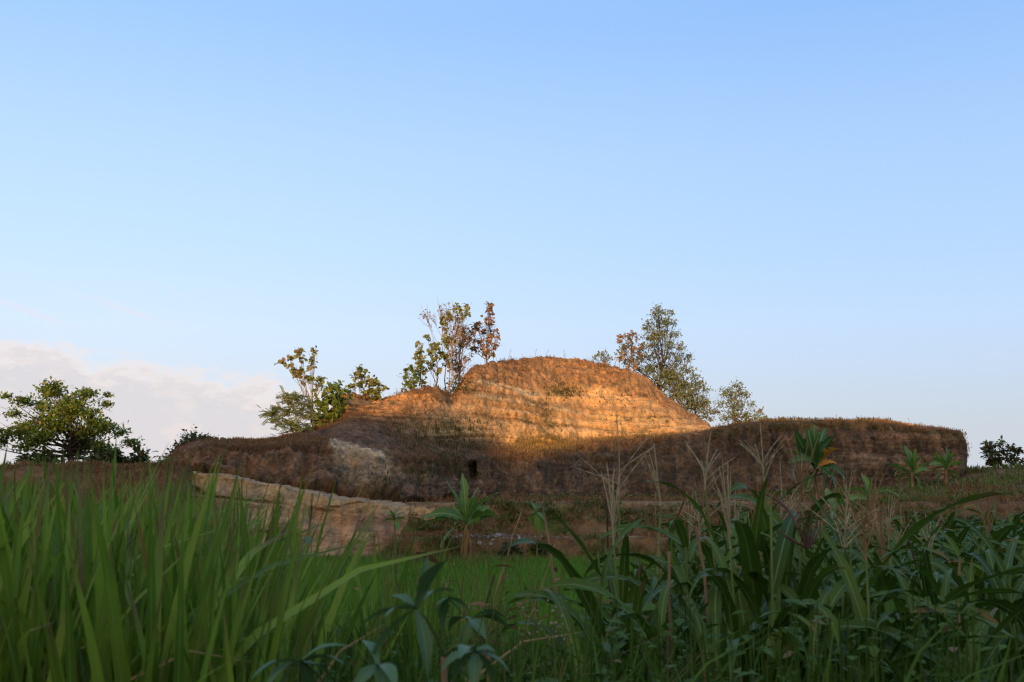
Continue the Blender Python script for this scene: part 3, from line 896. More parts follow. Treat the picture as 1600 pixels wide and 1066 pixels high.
crest_z = np.interp(rx, pxs, pzs) + 0.35 * fbm(rx * 0.5, 0 * rx, 0, 4, 71) + 0.2 * fbm(rx * 2.5, 0 * rx, 0, 2, 72)
ry = np.array([-130, -110, -92, -78, -68, -62, -59, RY, -57, -54, -48, -40, -30])
rh = np.array([0.0, 0.2, 0.5, 0.75, 0.9, 0.96, 0.985, 1.0, 0.97, 0.88, 0.62, 0.3, 0.0])
RX, RYY = np.meshgrid(rx, ry)
RZ = rh[:, None] * crest_z[None] - 0.4
RZ = RZ + 0.6 * fbm(RX * 0.2, RYY * 0.2, 0, 3, 73) * (rh[:, None] < 0.9)
g = Geo()
g.add(np.stack([RX, RYY, RZ], -1).reshape(-1, 3), grid_faces(len(ry), len(rx)))
ridge = g.obj("ridge", M['ground'])
tag(ridge, kind="structure")
rc = lerp3(np.broadcast_to(np.array([0.07, 0.085, 0.03]), RX.shape + (3,)), np.array([0.14, 0.09, 0.05]), sst(fbm(RX * 0.1, RYY * 0.1, 0, 3, 74), 0, 0.5))
set_color(ridge.data, rc.reshape(-1, 3))

# ------------------------------------------------------------------ grass and weeds on the hill
def blade_tpl(L, W, th0, bend, nseg=2, cross=(-1, 1)):
    return ribbon(L, W, th0, bend, nseg=nseg, cross=cross, fold=0.0)

def cover(name, pts, mat, L, W, label=None, spread=0.10, per=5, lean=0.5, seed=1, nseg=2):
    rng = np.random.default_rng(seed)
    geo = Geo()
    pts = np.repeat(pts, per, axis=0) + rng.normal(0, spread, (len(pts) * per, 3)) * [1, 1, 0.15]
    vts = [blade_tpl(1.0, W / L, 4, b, nseg) for b in (15, 45, 80)]
    which = rng.integers(0, 3, len(pts))
    for k in range(3):
        s = pts[which == k]
        m = azim_mats(rng.uniform(0, 6.283, len(s)), L * rng.uniform(0.55, 1.35, len(s)), rng.normal(0, lean, len(s)))
        geo.scatter(vts[k], m, s)
    return tag(geo.obj(name, mat, smooth=False), label, None, None, "stuff")

def pick(weight, n, arr=None, seed=5):
    rng = np.random.default_rng(seed)
    A = (HV if arr is None else arr).reshape(-1, 3)
    w = np.clip(weight, 0, None).ravel()
    idx = rng.choice(len(A), n, p=w / w.sum())
    return A[idx] + rng.normal(0, 0.03, (n, 3))

vm = (S > 0.12) & (S < 4.4)
wdry = vm * np.clip(0.35 + 1.6 * patch + 0.8 * patch2, 0.04, 2) * (1 - 0.93 * np.clip(upper, 0, 1)) * (1 - np.clip(scar, 0, 1)) * (1 - und) * (1 - cave)
wdry = wdry * (1 + 0.9 * np.exp(-((S - 4.0) / 0.12) ** 2) + 0.8 * np.exp(-((S - 1.0) / 0.06) ** 2) - 0.3 * (S > 3.1)) * np.where(S < 0.9, 0.12, 1.0)
cover("dry_grass", pick(wdry, 10000), M['dry_grass'], 0.125, 0.020, "thin dry brown grass covering the slopes of the hill", seed=11)
cover("hill_weeds", pick(vm * np.clip(gz + wallrim * 0.5 * sst(patch2, -0.3, 0.3), 0, 1.5), 2000, seed=6), M['hill_green'], 0.15, 0.04, "low green weeds in patches on the hill", seed=12)
cover("yellow_grass", pick(vm * zone(845, 696, 45, 12) + 0.25 * vm * zone(700, 668, 60, 12) + 0.3 * vm * zone(1000, 684, 90, 7), 1300, seed=7), M['yellow_grass'], 0.18, 0.028, "yellow dry grass at the foot of the sunlit face", seed=13)
# thin taller stalks along the skyline
rngk = np.random.default_rng(3)
geo = Geo()
for i in range(70):
    j = rngk.integers(300, NC - 15)
    p = HV[int(np.argmin(np.abs(S[:, 0] - 4.0)))][j]
    L = 0.15 + 0.55 * rngk.random() ** 2
    q = p + np.array([rngk.normal(0, 0.08), 0, L])
    tube(geo, [p - [0, 0, 0.1], (p + q) / 2 + [rngk.normal(0, .02), 0, 0], q], [0.007, 0.007, 0.012], 3)
tag(geo.obj("grass_stalks", M['dry_grass']), "thin dry stalks standing along the hill's skyline", None, None, "stuff")

# ------------------------------------------------------------------ rice paddy, terrace and bank vegetation
def field_pts(n, xr, yr, keep, seed, ypow=1.0):
    rng = np.random.default_rng(seed)
    x = rng.uniform(xr[0], xr[1], n)
    y = yr[0] + (yr[1] - yr[0]) * rng.uniform(0, 1, n) ** ypow
    k = keep(x, y)
    x, y = x[k], y[k]
    return np.stack([x, y, terrain(x, y)], -1)

rp = field_pts(34000, (-14, 8.5), (11.2, 37.6), lambda x, y: (x < corn_edge(y) - 0.1) & (terrain(x, y) < 0.25) & (fbm(x * 0.8, y * 1.2, 0, 3, 84) > -0.42), 81)
cover("rice_crop", rp, M['rice'], 0.36, 0.018, "bright green young rice filling the flat paddy", spread=0.07, per=7, lean=0.18, seed=82)
mp_ = field_pts(2600, (-9.5, 7.5), (34.6, 37.4), lambda x, y: fbm(x * 0.9, y * 0.9, 0, 3, 120) + 0.35 * sst(y, 35.4, 36.8) > 0.15, 121)
cover("margin_weeds", mp_, M['terrace_green'], 0.42, 0.04, "tangled weeds along the far margin of the paddy", per=6, lean=0.5, seed=122)
yp_ = field_pts(2200, (-9.5, 8.5), (11.2, 37), lambda x, y: (x < corn_edge(y) - 0.1) & (x > -0.24 * y - 1.5) & (fbm(x * 0.35, y * 0.6, 0, 3, 123) > 0.1), 124)
cover("rice_patches", yp_, M['terrace_green'], 0.42, 0.018, "yellower taller rice in patches of the paddy", per=7, lean=0.25, seed=125)
tp = field_pts(9000, (-5, 17), (36.9, 47), lambda x, y: fbm(x * 0.7, y * 0.7, 0, 3, 90) + 0.5 * np.exp(-((y - 40.3) / 0.5) ** 2) - 2.0 * ((y > 40.95) & (x < 9.5)) + 0.25 * sst(x, 9, 13) - 0.3 * np.exp(-((y - 38.7) / 0.4) ** 2) > 0.24, 83)
cover("terrace_weeds", tp, M['terrace_green'], 0.20, 0.05, "low green weeds on the terrace steps below the wall", per=5, lean=0.45, seed=84)
dp = field_pts(12000, (-5, 22), (37, 54), lambda x, y: -2.0 * ((y > 41) & (y < 43) & (x < 9.5)) + fbm(x * 0.6, y * 0.6, 0, 3, 91) > -0.15, 85)
cover("terrace_straw", dp, M['dry_grass'], 0.20, 0.03, "brown dry grass between the green weeds of the terrace", per=4, lean=0.5, seed=86)
bp_ = field_pts(9000, (-24, -11), (36, 47), lambda x, y: fbm(x * 0.8, y * 0.8, 0, 3, 92) > 0.0, 87)
cover("bank_brush", bp_, M['dry_grass'], 0.17, 0.03, "reddish brown dry brush on the bank at left", per=5, lean=0.5, seed=88)
bg_ = field_pts(1800, (-24, -11), (36, 46), lambda x, y: fbm(x * 0.5, y * 0.5, 0, 3, 93) > 0.12, 89)
cover("bank_weeds", bg_, M['terrace_green'], 0.28, 0.06, "green weeds mixed into the dry brush on the bank", per=6, lean=0.5, seed=90)
rt = field_pts(3800, (14, 36), (44, 66), lambda x, y: fbm(x * 0.5, y * 0.5, 0, 3, 94) + 0.2 > 0.0, 95)
cover("slope_weeds", rt, M['terrace_green'], 0.34, 0.06, "green and straw weeds on the slope beside the wall's end", per=5, lean=0.5, seed=96)

# rubble on the lower step
# leafy herbs on the steps
geo = Geo()
HERB = leaf_between((0, 0, 0), (0.16, 0, 0), 0.10, nseg=2, cross=(-1, 0, 1), fold=0.3)
hp = field_pts(2600, (-5, 18), (36.9, 46), lambda x, y: fbm(x * 0.5, y * 0.8, 0, 3, 97) + 0.4 * np.exp(-((y - 40.3) / 0.5) ** 2) - 2.0 * ((y > 40.85) & (x < 9.5)) > 0.22, 98)
hr = np.random.default_rng(99)
hq = np.repeat(hp, 9, axis=0)
hq = hq + np.abs(hr.normal(0, 1, hq.shape)) * [0, 0, 0.16] + hr.normal(0, 0.12, hq.shape) * [1, 1, 0]
geo.scatter(HERB, rot_mats(len(hq), 0.8, hr, (0.5, 1.3), 0.2), hq)
fp = np.repeat(cB[(uu > 700) & (uu < 1500)], 3, axis=0)
fp = fp + hr.normal(0, 1, fp.shape) * [0.15, 0.35, 0.02] + [0, -0.45, 0.0]
fp[:, 2] = terrain(fp[:, 0], fp[:, 1])
fp = fp[fbm(fp[:, 0] * 0.4, 0 * fp[:, 0], 0, 3, 141) > -0.1]
fq = np.repeat(fp, 8, axis=0)
fq = fq + np.abs(hr.normal(0, 1, fq.shape)) * [0, 0, 0.15] + hr.normal(0, 0.12, fq.shape) * [1, 1, 0]
geo.scatter(HERB, rot_mats(len(fq), 0.9, hr, (0.5, 1.3), 0.3), fq)
tag(geo.obj("terrace_herbs", M['terrace_green']), "leafy green herbs in patches on the terrace steps", None, None, "stuff")
geo = Geo()
rr = np.random.default_rng(23)
ico_v = np.array([(0, 0, 1), (.9, 0, .45), (.28, .85, .45), (-.72, .53, .45), (-.72, -.53, .45), (.28, -.85, .45), (.72, .53, -.45), (-.28, .85, -.45), (-.9, 0, -.45), (-.28, -.85, -.45), (.72, -.53, -.45), (0, 0, -1)], float)
ico_f = np.array([(0, 1, 2), (0, 2, 3), (0, 3, 4), (0, 4, 5), (0, 5, 1), (1, 6, 2), (2, 7, 3), (3, 8, 4), (4, 9, 5), (5, 10, 1), (6, 7, 2), (7, 8, 3), (8, 9, 4), (9, 10, 5), (10, 6, 1), (11, 7, 6), (11, 8, 7), (11, 9, 8), (11, 10, 9), (11, 6, 10)])
for i in range(90):
    q = P(rr.normal(772, 26), 842, 38.2)
    yy = rr.uniform(37.5, 39.0)
    s = rr.uniform(0.03, 0.10)
    v = ico_v * s * rr.uniform(0.6, 1.2, 3) * (1 + rr.uniform(-.15, .15, (12, 1)))
    geo.add(v + [q.x, yy, float(terrain(q.x, yy)) + s * 0.3], ico_f)
rub = geo.obj("rubble", M['stone'], smooth=False)
set_color(rub.data, np.repeat(rr.uniform(0.12, 0.36, 90), 12)[:, None] * np.array([1, 0.95, 0.88]))
tag(rub, "pale stones scattered on the step beside the banana plant", None, None, "stuff")

# ------------------------------------------------------------------ trees
def oval_tpl(L, W, arch=0.1):
    return leaf_between((0, 0, 0), (L, 0, -0.12 * L), W, arch=arch, nseg=3, cross=(-1, 0, 1), fold=0.25)

TEAK = oval_tpl(0.24, 0.19, 0.12)
TINY = leaf_between((0, 0, 0), (0.05, 0, 0), 0.028, nseg=2, cross=(-1, 1), fold=0)
SMALL = leaf_between((0, 0, 0), (0.15, 0, 0), 0.085, nseg=2, cross=(-1, 1), fold=0)
MED = leaf_between((0, 0, 0), (0.30, 0, 0), 0.18, nseg=2, cross=(-1, 0, 1), fold=0.3)

def spray_tpl(L=0.42, n=6):
    g_ = Geo()
    for i in range(n):
        for s in (-1, 1):
            p0 = (L * (i + 0.5) / n, 0, -0.1 * L * ((i + .5) / n) ** 2)
            g_.add(*leaf_between(p0, (p0[0] + 0.05, s * 0.10, p0[2] - 0.02), 0.075, nseg=2, cross=(-1, 1), fold=0))
    return np.concatenate(g_.v), np.concatenate(g_.f), np.concatenate(g_.uv)
SPRAY = spray_tpl()

def tree(name, label, base, top, clumps, d, mat, style='small', bark='bark', r0=0.09, density=1.0, group=None, seed=0, cat="tree", dy=0.55, lean_top=True, bare=0):
    """clumps: (u, v, radius px) of leaf masses seen in the photograph, spread in depth round the trunk"""
    rng = np.random.default_rng(seed + 100)
    b = P(base[0], base[1], d)
    t = P(top[0], top[1], d)
    root = thing(name, label, cat, b, group)
    bl = np.array(b)
    loc = lambda p: np.array(p, float) - bl
    h = t.z - b.z
    n = 9
    pts = []
    for i in range(n):
        f = i / (n - 1)
        w = rng.normal(0, 0.025 * h, 2) * (0 < i < n - 1)
        pts.append((0 + (t.x - b.x) * f + w[0], w[1] * 1.2, h * f))
    pts[0] = (0, 0, -0.7)
    geo = Geo()
    rad = r0 * (1 - 0.85 * np.linspace(0, 1, n))
    tube(geo, pts, rad, 6)
    pts = np.array(pts)
    lf = Geo()
    spread = max(c_[2] for c_ in clumps) if clumps else 0
    xs = [c_[0] for c_ in clumps]
    halfw = max(20, (max(xs) - min(xs)) / 2) / FPX * d
    for (u, v, rpx) in clumps:
        r = rpx / FPX * d
        yy = d + rng.uniform(-1, 1) * halfw * dy
        q = loc(P(u, v, d)) + np.array([0, yy - d, 0])
        f = np.clip((q[2] / max(h, .1)) * rng.uniform(0.35, 0.75), 0.05, 0.97)
        i = f * (n - 1)
        a = pts[int(i)] * (1 - i % 1) + pts[min(int(i) + 1, n - 1)] * (i % 1)
        br = max(0.012, r0 * (1 - f) * 0.55)
        mid = a * 0.5 + q * 0.5 + np.array([rng.normal(0, .06), rng.normal(0, .06), -0.12 * np.linalg.norm(q - a)])
        tube(geo, bez(a, mid, q, 6), np.linspace(br, 0.008, 6), 4)
        # twigs
        for k in range(3 + bare):
            e = q + rng.normal(0, 1, 3) * r * 0.8
            s0 = a + (q - a) * rng.uniform(0.5, 1.0)
            tube(geo, bez(s0, (s0 + e) / 2 + [0, 0, .05], e, 4), np.linspace(0.011, 0.005, 4), 3)
        if style == 'teak':
            k = max(8, int(34 * density * (r / 0.3) ** 1.3))
            off = q + rng.normal(0, 1, (k, 3)) * r * [0.34, 0.34, 0.40]
            lf.scatter(TEAK, rot_mats(k, 1.5, rng, (0.55, 1.1), 0.5), off)
        elif style == 'spray':
            k = max(6, int(60 * density * (r / 0.4) ** 2))
            off = q + rng.normal(0, 1, (k, 3)) * r * [0.5, 0.5, 0.28]
            lf.scatter(SPRAY, rot_mats(k, 0.8, rng, (0.6, 1.1), 0.25), off)
        else:
            T = SMALL if style == 'small' else MED
            k = max(8, int((190 if style == 'small' else 95) * density * (r / 0.4) ** 2))
            off = q + rng.normal(0, 1, (k, 3)) * r * [0.58, 0.58, 0.30 if name == 'broad_tree' else 0.46]
            lf.scatter(T, rot_mats(k, 1.5, rng, (0.6, 1.35), 0.4), off)
    geo.obj("trunk", M[bark], root)
    if lf.n:
        lf.obj("crown", M[mat], root)
    return root

def ring(u, v, ru, rv, n, r, seed):
    rng = np.random.default_rng(seed)
    out = []
    for i in range(n):
        a = rng.uniform(0, 6.283)
        q = math.sqrt(rng.uniform(0.02, 1))
        out.append((u + ru * q * math.cos(a), v + rv * q * math.sin(a), r * rng.uniform(0.7, 1.25)))
    return out

# the wide green tree at the left
M['bark_dark'] = bark_mat("dark_bark", (0.04, 0.03, 0.024), (0.09, 0.07, 0.055))
tree("broad_tree", "wide green tree with a spreading layered crown above the left bank", (108, 728), (112, 622),
     [(30, 625, 14), (55, 632, 16), (22, 622, 8), (85, 615, 18), (100, 608, 14), (125, 612, 13), (150, 620, 12), (170, 632, 9), (172, 618, 6), (60, 655, 20), (95, 645, 24), (130, 645, 22), (160, 652, 14),
      (25, 680, 14), (8, 690, 12), (45, 675, 18), (80, 680, 20), (115, 675, 22), (150, 678, 18), (180, 672, 16), (202, 678, 10), (190, 690, 12), (10, 700, 8), (60, 700, 14), (150, 705, 16), (175, 700, 12), (100, 705, 16), (70, 610, 10), (140, 660, 14), (45, 650, 10), (108, 690, 18), (90, 665, 18), (120, 632, 16), (75, 690, 16), (130, 695, 16), (100, 628, 16), (35, 665, 14), (165, 665, 10)],
     45.5, 'tree_green', 'small', 'bark_dark', r0=0.13, density=1.7, seed=1)
tree("shrub", "dark green shrub below the right side of the spreading tree", (165, 750), (168, 715), ring(165, 722, 28, 16, 9, 12, 3), 44, 'tree_dark', 'med', r0=0.05, seed=2, cat="shrub")
tree("shrub", "low dark shrub below the spreading tree's left side", (62, 745), (62, 715), ring(62, 722, 24, 12, 7, 11, 4), 44, 'tree_dark', 'med', r0=0.05, seed=3, cat="shrub")
tree("shrub", "small dark shrub on the bank between tree and hill", (212, 745), (212, 712), ring(212, 722, 20, 12, 6, 9, 5), 44.5, 'tree_dark', 'med', r0=0.05, seed=4, cat="shrub")
tree("shrub", "low sprawling shrub on the brown bank behind the grass tips", (130, 770), (130, 742), ring(130, 748, 40, 12, 9, 11, 8), 42.5, 'tree_dark', 'small', 'bark', 0.04, 0.8, seed=60, cat="shrub")
tree("shrub", "small yellowish shrub on the bank just left of the hill's end", (262, 755), (256, 722), ring(256, 732, 14, 10, 6, 8, 9), 42.8, 'tree_green', 'small', 'bark', 0.03, 0.7, seed=61, cat="shrub")
tree("shrub", "round bushy shrub at the left end of the hill", (292, 725), (302, 680), [(302, 684, 14), (288, 694, 15), (315, 690, 11), (278, 704, 13), (296, 706, 15), (322, 686, 7), (270, 712, 10)], 45, 'tree_dark', 'small', r0=0.05, density=1.0, seed=5, cat="shrub")
tree("shrub", "small shrub peeking in at the photo's left edge", (2, 762), (2, 738), ring(0, 745, 12, 8, 4, 8, 6), 43, 'tree_green', 'med', r0=0.04, seed=6, cat="shrub")
# trees on the hill's left shoulder
tree("teak_sapling", "slender teak sapling with round leaf tufts above the left shoulder", (491, 690), (488, 560),
     [(443, 568, 6), (450, 559, 6), (469, 551, 7), (471, 562, 7), (490, 549, 6), (489, 562, 6), (484, 571, 6), (458, 577, 7), (468, 585, 7), (475, 582, 6), (473, 597, 5), (487, 595, 7), (498, 592, 5), (505, 596, 6), (496, 603, 5), (460, 586, 5)],
     49.5, 'teak', 'teak', 'bark_pale', 0.05, 1.0, seed=7)
tree("feathery_tree", "pale feathery tree left of the slender teak sapling", (462, 695), (462, 622), [(445, 618, 12), (465, 622, 12), (480, 630, 11), (425, 642, 12), (445, 640, 14), (470, 645, 14), (488, 650, 12), (440, 660, 14), (465, 665, 14), (450, 678, 14), (480, 672, 12), (420, 645, 8), (452, 628, 10)],
     48.5, 'tree_feather', 'spray', 'bark_pale', 0.06, 0.9, seed=8)
tree("bushy_tree", "dense dark bushy tree right of the slender teak sapling", (518, 690), (522, 605), [(527, 604, 9), (512, 612, 9), (530, 615, 9), (520, 625, 11), (505, 632, 10), (532, 632, 8), (515, 645, 12), (500, 655, 12), (525, 652, 11), (508, 668, 13), (495, 672, 10), (522, 668, 9), (535, 622, 7)],
     49, 'tree_green', 'med', 'bark', 0.06, 0.95, seed=9)
tree("teak_tree", "small teak tree with a tall tuft on the orange shoulder", (572, 640), (562, 580), [(561, 577, 9), (566, 585, 8), (556, 590, 7), (550, 605, 7), (562, 604, 7), (575, 597, 7), (585, 598, 9), (592, 603, 8), (580, 610, 9), (590, 615, 8), (600, 606, 5), (570, 618, 8), (585, 624, 8), (564, 632, 6)],
     52.3, 'teak', 'teak', 'bark', 0.055, 1.0, seed=10)
# trees in the notch left of the peak
tree("teak_tree", "low teak tree at the left of the notch with dark green leaves", (642, 625), (650, 565), [(636, 578, 5), (632, 588, 6), (643, 575, 7), (648, 585, 7), (638, 598, 8), (650, 598, 7), (632, 606, 6), (645, 607, 7), (655, 570, 6)], 55, 'tree_green', 'teak', 'bark', 0.045, 0.9, seed=11)
tree("teak_tree", "teak tree with round tufts standing second from left in the notch", (661, 620), (655, 535), [(654, 538, 6), (656, 552, 7), (650, 560, 6), (660, 565, 8), (655, 577, 7), (663, 582, 7), (650, 588, 6), (660, 597, 7)], 55.6, 'teak', 'teak', 'bark_pale', 0.045, 0.95, seed=12)
tree("teak_tree", "olive teak tree with stacked leaf tufts in the middle of the notch", (680, 625), (676, 530), [(669, 530, 6), (677, 540, 8), (683, 546, 7), (673, 553, 7), (682, 560, 7), (676, 570, 6), (688, 552, 6), (670, 575, 6), (685, 580, 6)], 56, 'teak', 'teak', 'bark', 0.05, 0.95, seed=13)
tree("teak_tree", "tallest pale-stemmed teak in the notch with sparse drying leaves", (702, 628), (712, 480), [(691, 495, 7), (691, 507, 7), (697, 515, 6), (702, 490, 6), (713, 480, 7), (719, 487, 7), (729, 481, 6), (703, 500, 5), (698, 528, 7), (700, 540, 6), (708, 530, 5), (695, 560, 7), (702, 568, 7), (720, 500, 6), (730, 492, 5)], 56.6, 'teak', 'teak', 'bark_pale', 0.06, 0.9, seed=14)
tree("drying_tree", "reddish drying tree behind the tallest teak in the notch", (718, 615), (720, 505), ring(716, 545, 18, 55, 30, 8, 15) + [(725, 535, 8), (722, 565, 8)], 58, 'teak_dry', 'small', 'bark_pale', 0.05, 0.5, seed=15, bare=3)
tree("drying_tree", "reddish twiggy tree with a green tuft on top beside the peak", (758, 580), (765, 490), [(765, 477, 6), (764, 484, 6), (767, 490, 4), (760, 500, 6), (768, 505, 7), (755, 520, 8), (772, 520, 7), (765, 530, 8), (745, 512, 7), (738, 520, 7), (750, 535, 8), (775, 540, 6), (740, 545, 8), (758, 548, 8), (735, 530, 6), (768, 552, 8), (748, 508, 6), (778, 528, 5)], 60, 'teak_dry', 'teak', 'bark', 0.06, 1.0, seed=16, bare=5)
tree("bare_tree", "leafless wispy tree whose twigs rise at the notch's upper left", (700, 610), (688, 485), ring(682, 488, 24, 16, 9, 9, 17), 58.5, 'teak_dry', 'small', 'bark_pale', 0.035, 0.10, seed=17, bare=6)
tree("shrub", "dark shrub between the trunks at the bottom of the notch", (712, 625), (712, 600), ring(714, 606, 16, 12, 6, 9, 18), 57.2, 'tree_dark', 'small', 'bark', 0.04, 0.8, seed=18, cat="shrub")
# trees on the right shoulder of the peak
tree("grey_tree", "tall grey-green tree leaning on the right shoulder of the peak", (1028, 640), (1036, 488), [(1026, 485, 7), (1036, 484, 7), (1046, 488, 7), (1020, 495, 8), (1033, 496, 8), (1014, 505, 8), (1028, 508, 9), (1044, 502, 7), (1010, 512, 7), (1040, 516, 8), (1022, 520, 9), (1034, 528, 9), (1046, 526, 6), (1018, 535, 8), (1030, 542, 9), (1042, 540, 8), (1012, 545, 7), (1025, 555, 9), (1040, 556, 9), (1052, 550, 5), (1034, 570, 9), (1048, 572, 9), (1020, 575, 8), (1056, 562, 5), (1038, 585, 10), (1026, 590, 9), (1050, 592, 9), (1010, 560, 8), (1016, 575, 8), (1036, 605, 10), (1024, 528, 9), (1040, 505, 9), (1008, 530, 7), (1048, 540, 7), (1004, 545, 9), (998, 560, 9), (1010, 580, 9), (1000, 575, 8), (1052, 505, 6), (1055, 525, 7), (1058, 545, 8), (1062, 565, 8), (1046, 585, 10), (1060, 590, 10), (1022, 600, 10), (975, 545, 7), (986, 536, 7), (993, 566, 8), (979, 566, 7), (1002, 590, 8), (968, 552, 5)],
     66.5, 'tree_grey', 'small', 'bark_dark', 0.07, 0.8, seed=19, bare=2)
tree("teak_tree", "rusty teak tree left of the tall grey-green tree", (990, 590), (985, 520), [(972, 526, 7), (982, 528, 8), (988, 522, 6), (968, 535, 6), (978, 542, 8), (990, 548, 8), (975, 555, 7), (986, 562, 8), (998, 555, 7), (968, 560, 6), (980, 575, 7), (993, 572, 7), (1002, 540, 6), (996, 530, 5)], 65.5, 'teak_dry', 'teak', 'bark', 0.06, 0.65, seed=20, bare=2)
tree("leafy_tree", "fuller green tree on the slope right of the tall grey-green tree", (1055, 650), (1062, 575), [(1050, 585, 9), (1062, 590, 10), (1070, 575, 7), (1045, 600, 10), (1058, 605, 11), (1075, 600, 8), (1050, 620, 11), (1066, 620, 11), (1078, 612, 7), (1060, 635, 11), (1075, 635, 10), (1042, 590, 9), (1052, 578, 9), (1068, 602, 10), (1080, 625, 9), (1055, 612, 11), (1070, 645, 10)], 66, 'tree_grey', 'small', 'bark', 0.07, 0.9, seed=21)
tree("leafy_tree", "lower grey-green tree at the bottom of the right slope", (1085, 665), (1092, 605), [(1090, 607, 8), (1100, 610, 7), (1082, 618, 8), (1096, 622, 8), (1104, 625, 6), (1085, 635, 9), (1098, 640, 8), (1108, 645, 6), (1078, 645, 9), (1092, 652, 8), (1110, 655, 6), (1104, 650, 6), (1084, 590, 8), (1076, 580, 8), (1094, 598, 7), (1100, 632, 8), (1070, 620, 10), (1075, 605, 8), (1088, 600, 7), (1080, 632, 9), (1098, 632, 9)], 66.8, 'tree_grey', 'small', 'bark', 0.06, 0.9, seed=22)
tree("bare_tree", "thin wispy sapling rising right of the fuller green tree", (1066, 610), (1070, 545), ring(1070, 552, 14, 12, 7, 7, 23), 67.5, 'tree_grey', 'small', 'bark', 0.03, 0.3, seed=23, bare=3)
tree("shrub", "small leaning shrub on the skyline left of the rusty teak", (955, 585), (938, 556), [(935, 556, 6), (945, 553, 6), (950, 562, 7), (928, 560, 5), (942, 562, 6)], 65.5, 'tree_grey', 'small', 'bark', 0.03, 0.7, seed=24, cat="shrub")
tree("leafy_tree", "single tree above the dip between the peak and the long wall", (1148, 690), (1152, 603), [(1153, 602, 8), (1140, 612, 9), (1160, 612, 8), (1130, 618, 8), (1150, 622, 10), (1165, 620, 6), (1124, 632, 8), (1140, 635, 10), (1160, 632, 9), (1175, 633, 6), (1120, 642, 6), (1145, 650, 10), (1165, 648, 9), (1130, 655, 8), (1155, 660, 9), (1172, 655, 8), (1182, 645, 5), (1128, 668, 6)],
     67, 'tree_grey', 'small', 'bark', 0.08, 1.0, seed=25, bare=1)
tree("shrub", "little pale shrub at the right foot of the single tree", (1186, 672), (1186, 650), [(1184, 652, 7), (1192, 655, 7), (1178, 660, 7), (1196, 660, 5)], 66.5, 'tree_feather', 'small', 'bark', 0.03, 0.8, seed=26, cat="shrub")
tree("round_tree", "small round dark tree standing alone beyond the wall's right end", (1566, 752), (1562, 700), [(1540, 700, 6), (1552, 697, 6), (1565, 695, 6), (1578, 702, 6), (1588, 704, 6), (1540, 712, 7), (1555, 708, 8), (1570, 708, 7), (1585, 714, 7), (1548, 722, 7), (1562, 720, 8), (1578, 722, 7), (1590, 722, 4), (1545, 724, 4)],
     63, 'tree_dark', 'med', 'bark', 0.06, 1.0, seed=27)
# dark shrubs on the paddy's far edge
for i, (u, v, w, h_, d, lab) in enumerate([(796, 860, 17, 14, 37.3, "dark round shrub on the paddy edge right of the banana plant"),
                                            (842, 858, 10, 12, 37.4, "narrow dark shrub right of the round one on the paddy edge"),
                                            (1530, 822, 34, 16, 36.5, "broad dark green shrub on the bank behind the corn"),
                                            (1010, 800, 40, 8, 41.5, "low spreading shrub on the terrace edge below the dark wall")]):
    tree("shrub", lab, (u, v + h_ + 6), (u, v - h_ * 0.5), ring(u, v, w * 0.75, h_ * 0.6, 9, h_ * 0.6, 40 + i), d, 'tree_dark', 'small', 'bark', 0.03, 1.1, seed=50 + i, cat="shrub", dy=0.4)

# ------------------------------------------------------------------ banana plants
def banana(label, base_uv, crown_uv, d, leaves, mat='banana', dead=(), stems=1, width=0.42, r=0.10):
    b = P(base_uv[0], base_uv[1], d)
    b.z = min(b.z, float(terrain(b.x, d)) + 0.02) if abs(b.z - float(terrain(b.x, d))) < 1.0 else b.z
    c_ = P(crown_uv[0], crown_uv[1], d)
    root = thing("banana_plant", label, "banana plant", b, "banana plants on the terraces")
    B = np.array(b)
    cl = np.array(c_) - B
    for k in range(stems):
        g_ = Geo()
        o = np.array([0, 0, 0]) if k == 0 else np.array([0.17 * (1 if k % 2 else -1), 0.1, 0])
        tube(g_, [o + [0, 0, -0.3], o, o * .7 + cl * 0.5 + [0.01, 0, 0], cl * (1.0 if k == 0 else 0.92)], [r * 1.15, r, r * 0.8, r * 0.45], 8)
        g_.obj("stem", M['banana_stem'], root)
    rng = np.random.default_rng(int(d * 100 + base_uv[0]))
    for i, lf in enumerate(leaves):
        u, v = lf[0], lf[1]
        dd = lf[2] if len(lf) > 2 else rng.uniform(-0.5, 0.5)
        tip = np.array(P(u, v, d + dd)) - B
        L = np.linalg.norm(tip - cl)
        g_ = Geo()
        up_ = tip[2] > cl[2] + 0.3 * L
        st = cl * rng.uniform(0.86, 1.03) + rng.normal(0, 0.03, 3)
        g_.add(*leaf_between(st, tip, width * (0.75 + 0.4 * rng.random()) * min(1, L / 1.0), arch=rng.uniform(0.03, 0.12) if up_ else rng.uniform(0.15, 0.32), droop=0.0 if up_ else 0.05, prof='banana', nseg=20, fold=rng.uniform(0.2, 0.6), roll=rng.uniform(-1.0, 1.0), wave=0.016, rag=0.5))
        o = g_.obj("leaf", M['banana_dead' if i in dead else mat], root)
        if i in dead:
            o["label"] = "withered orange banana leaf"
    return root

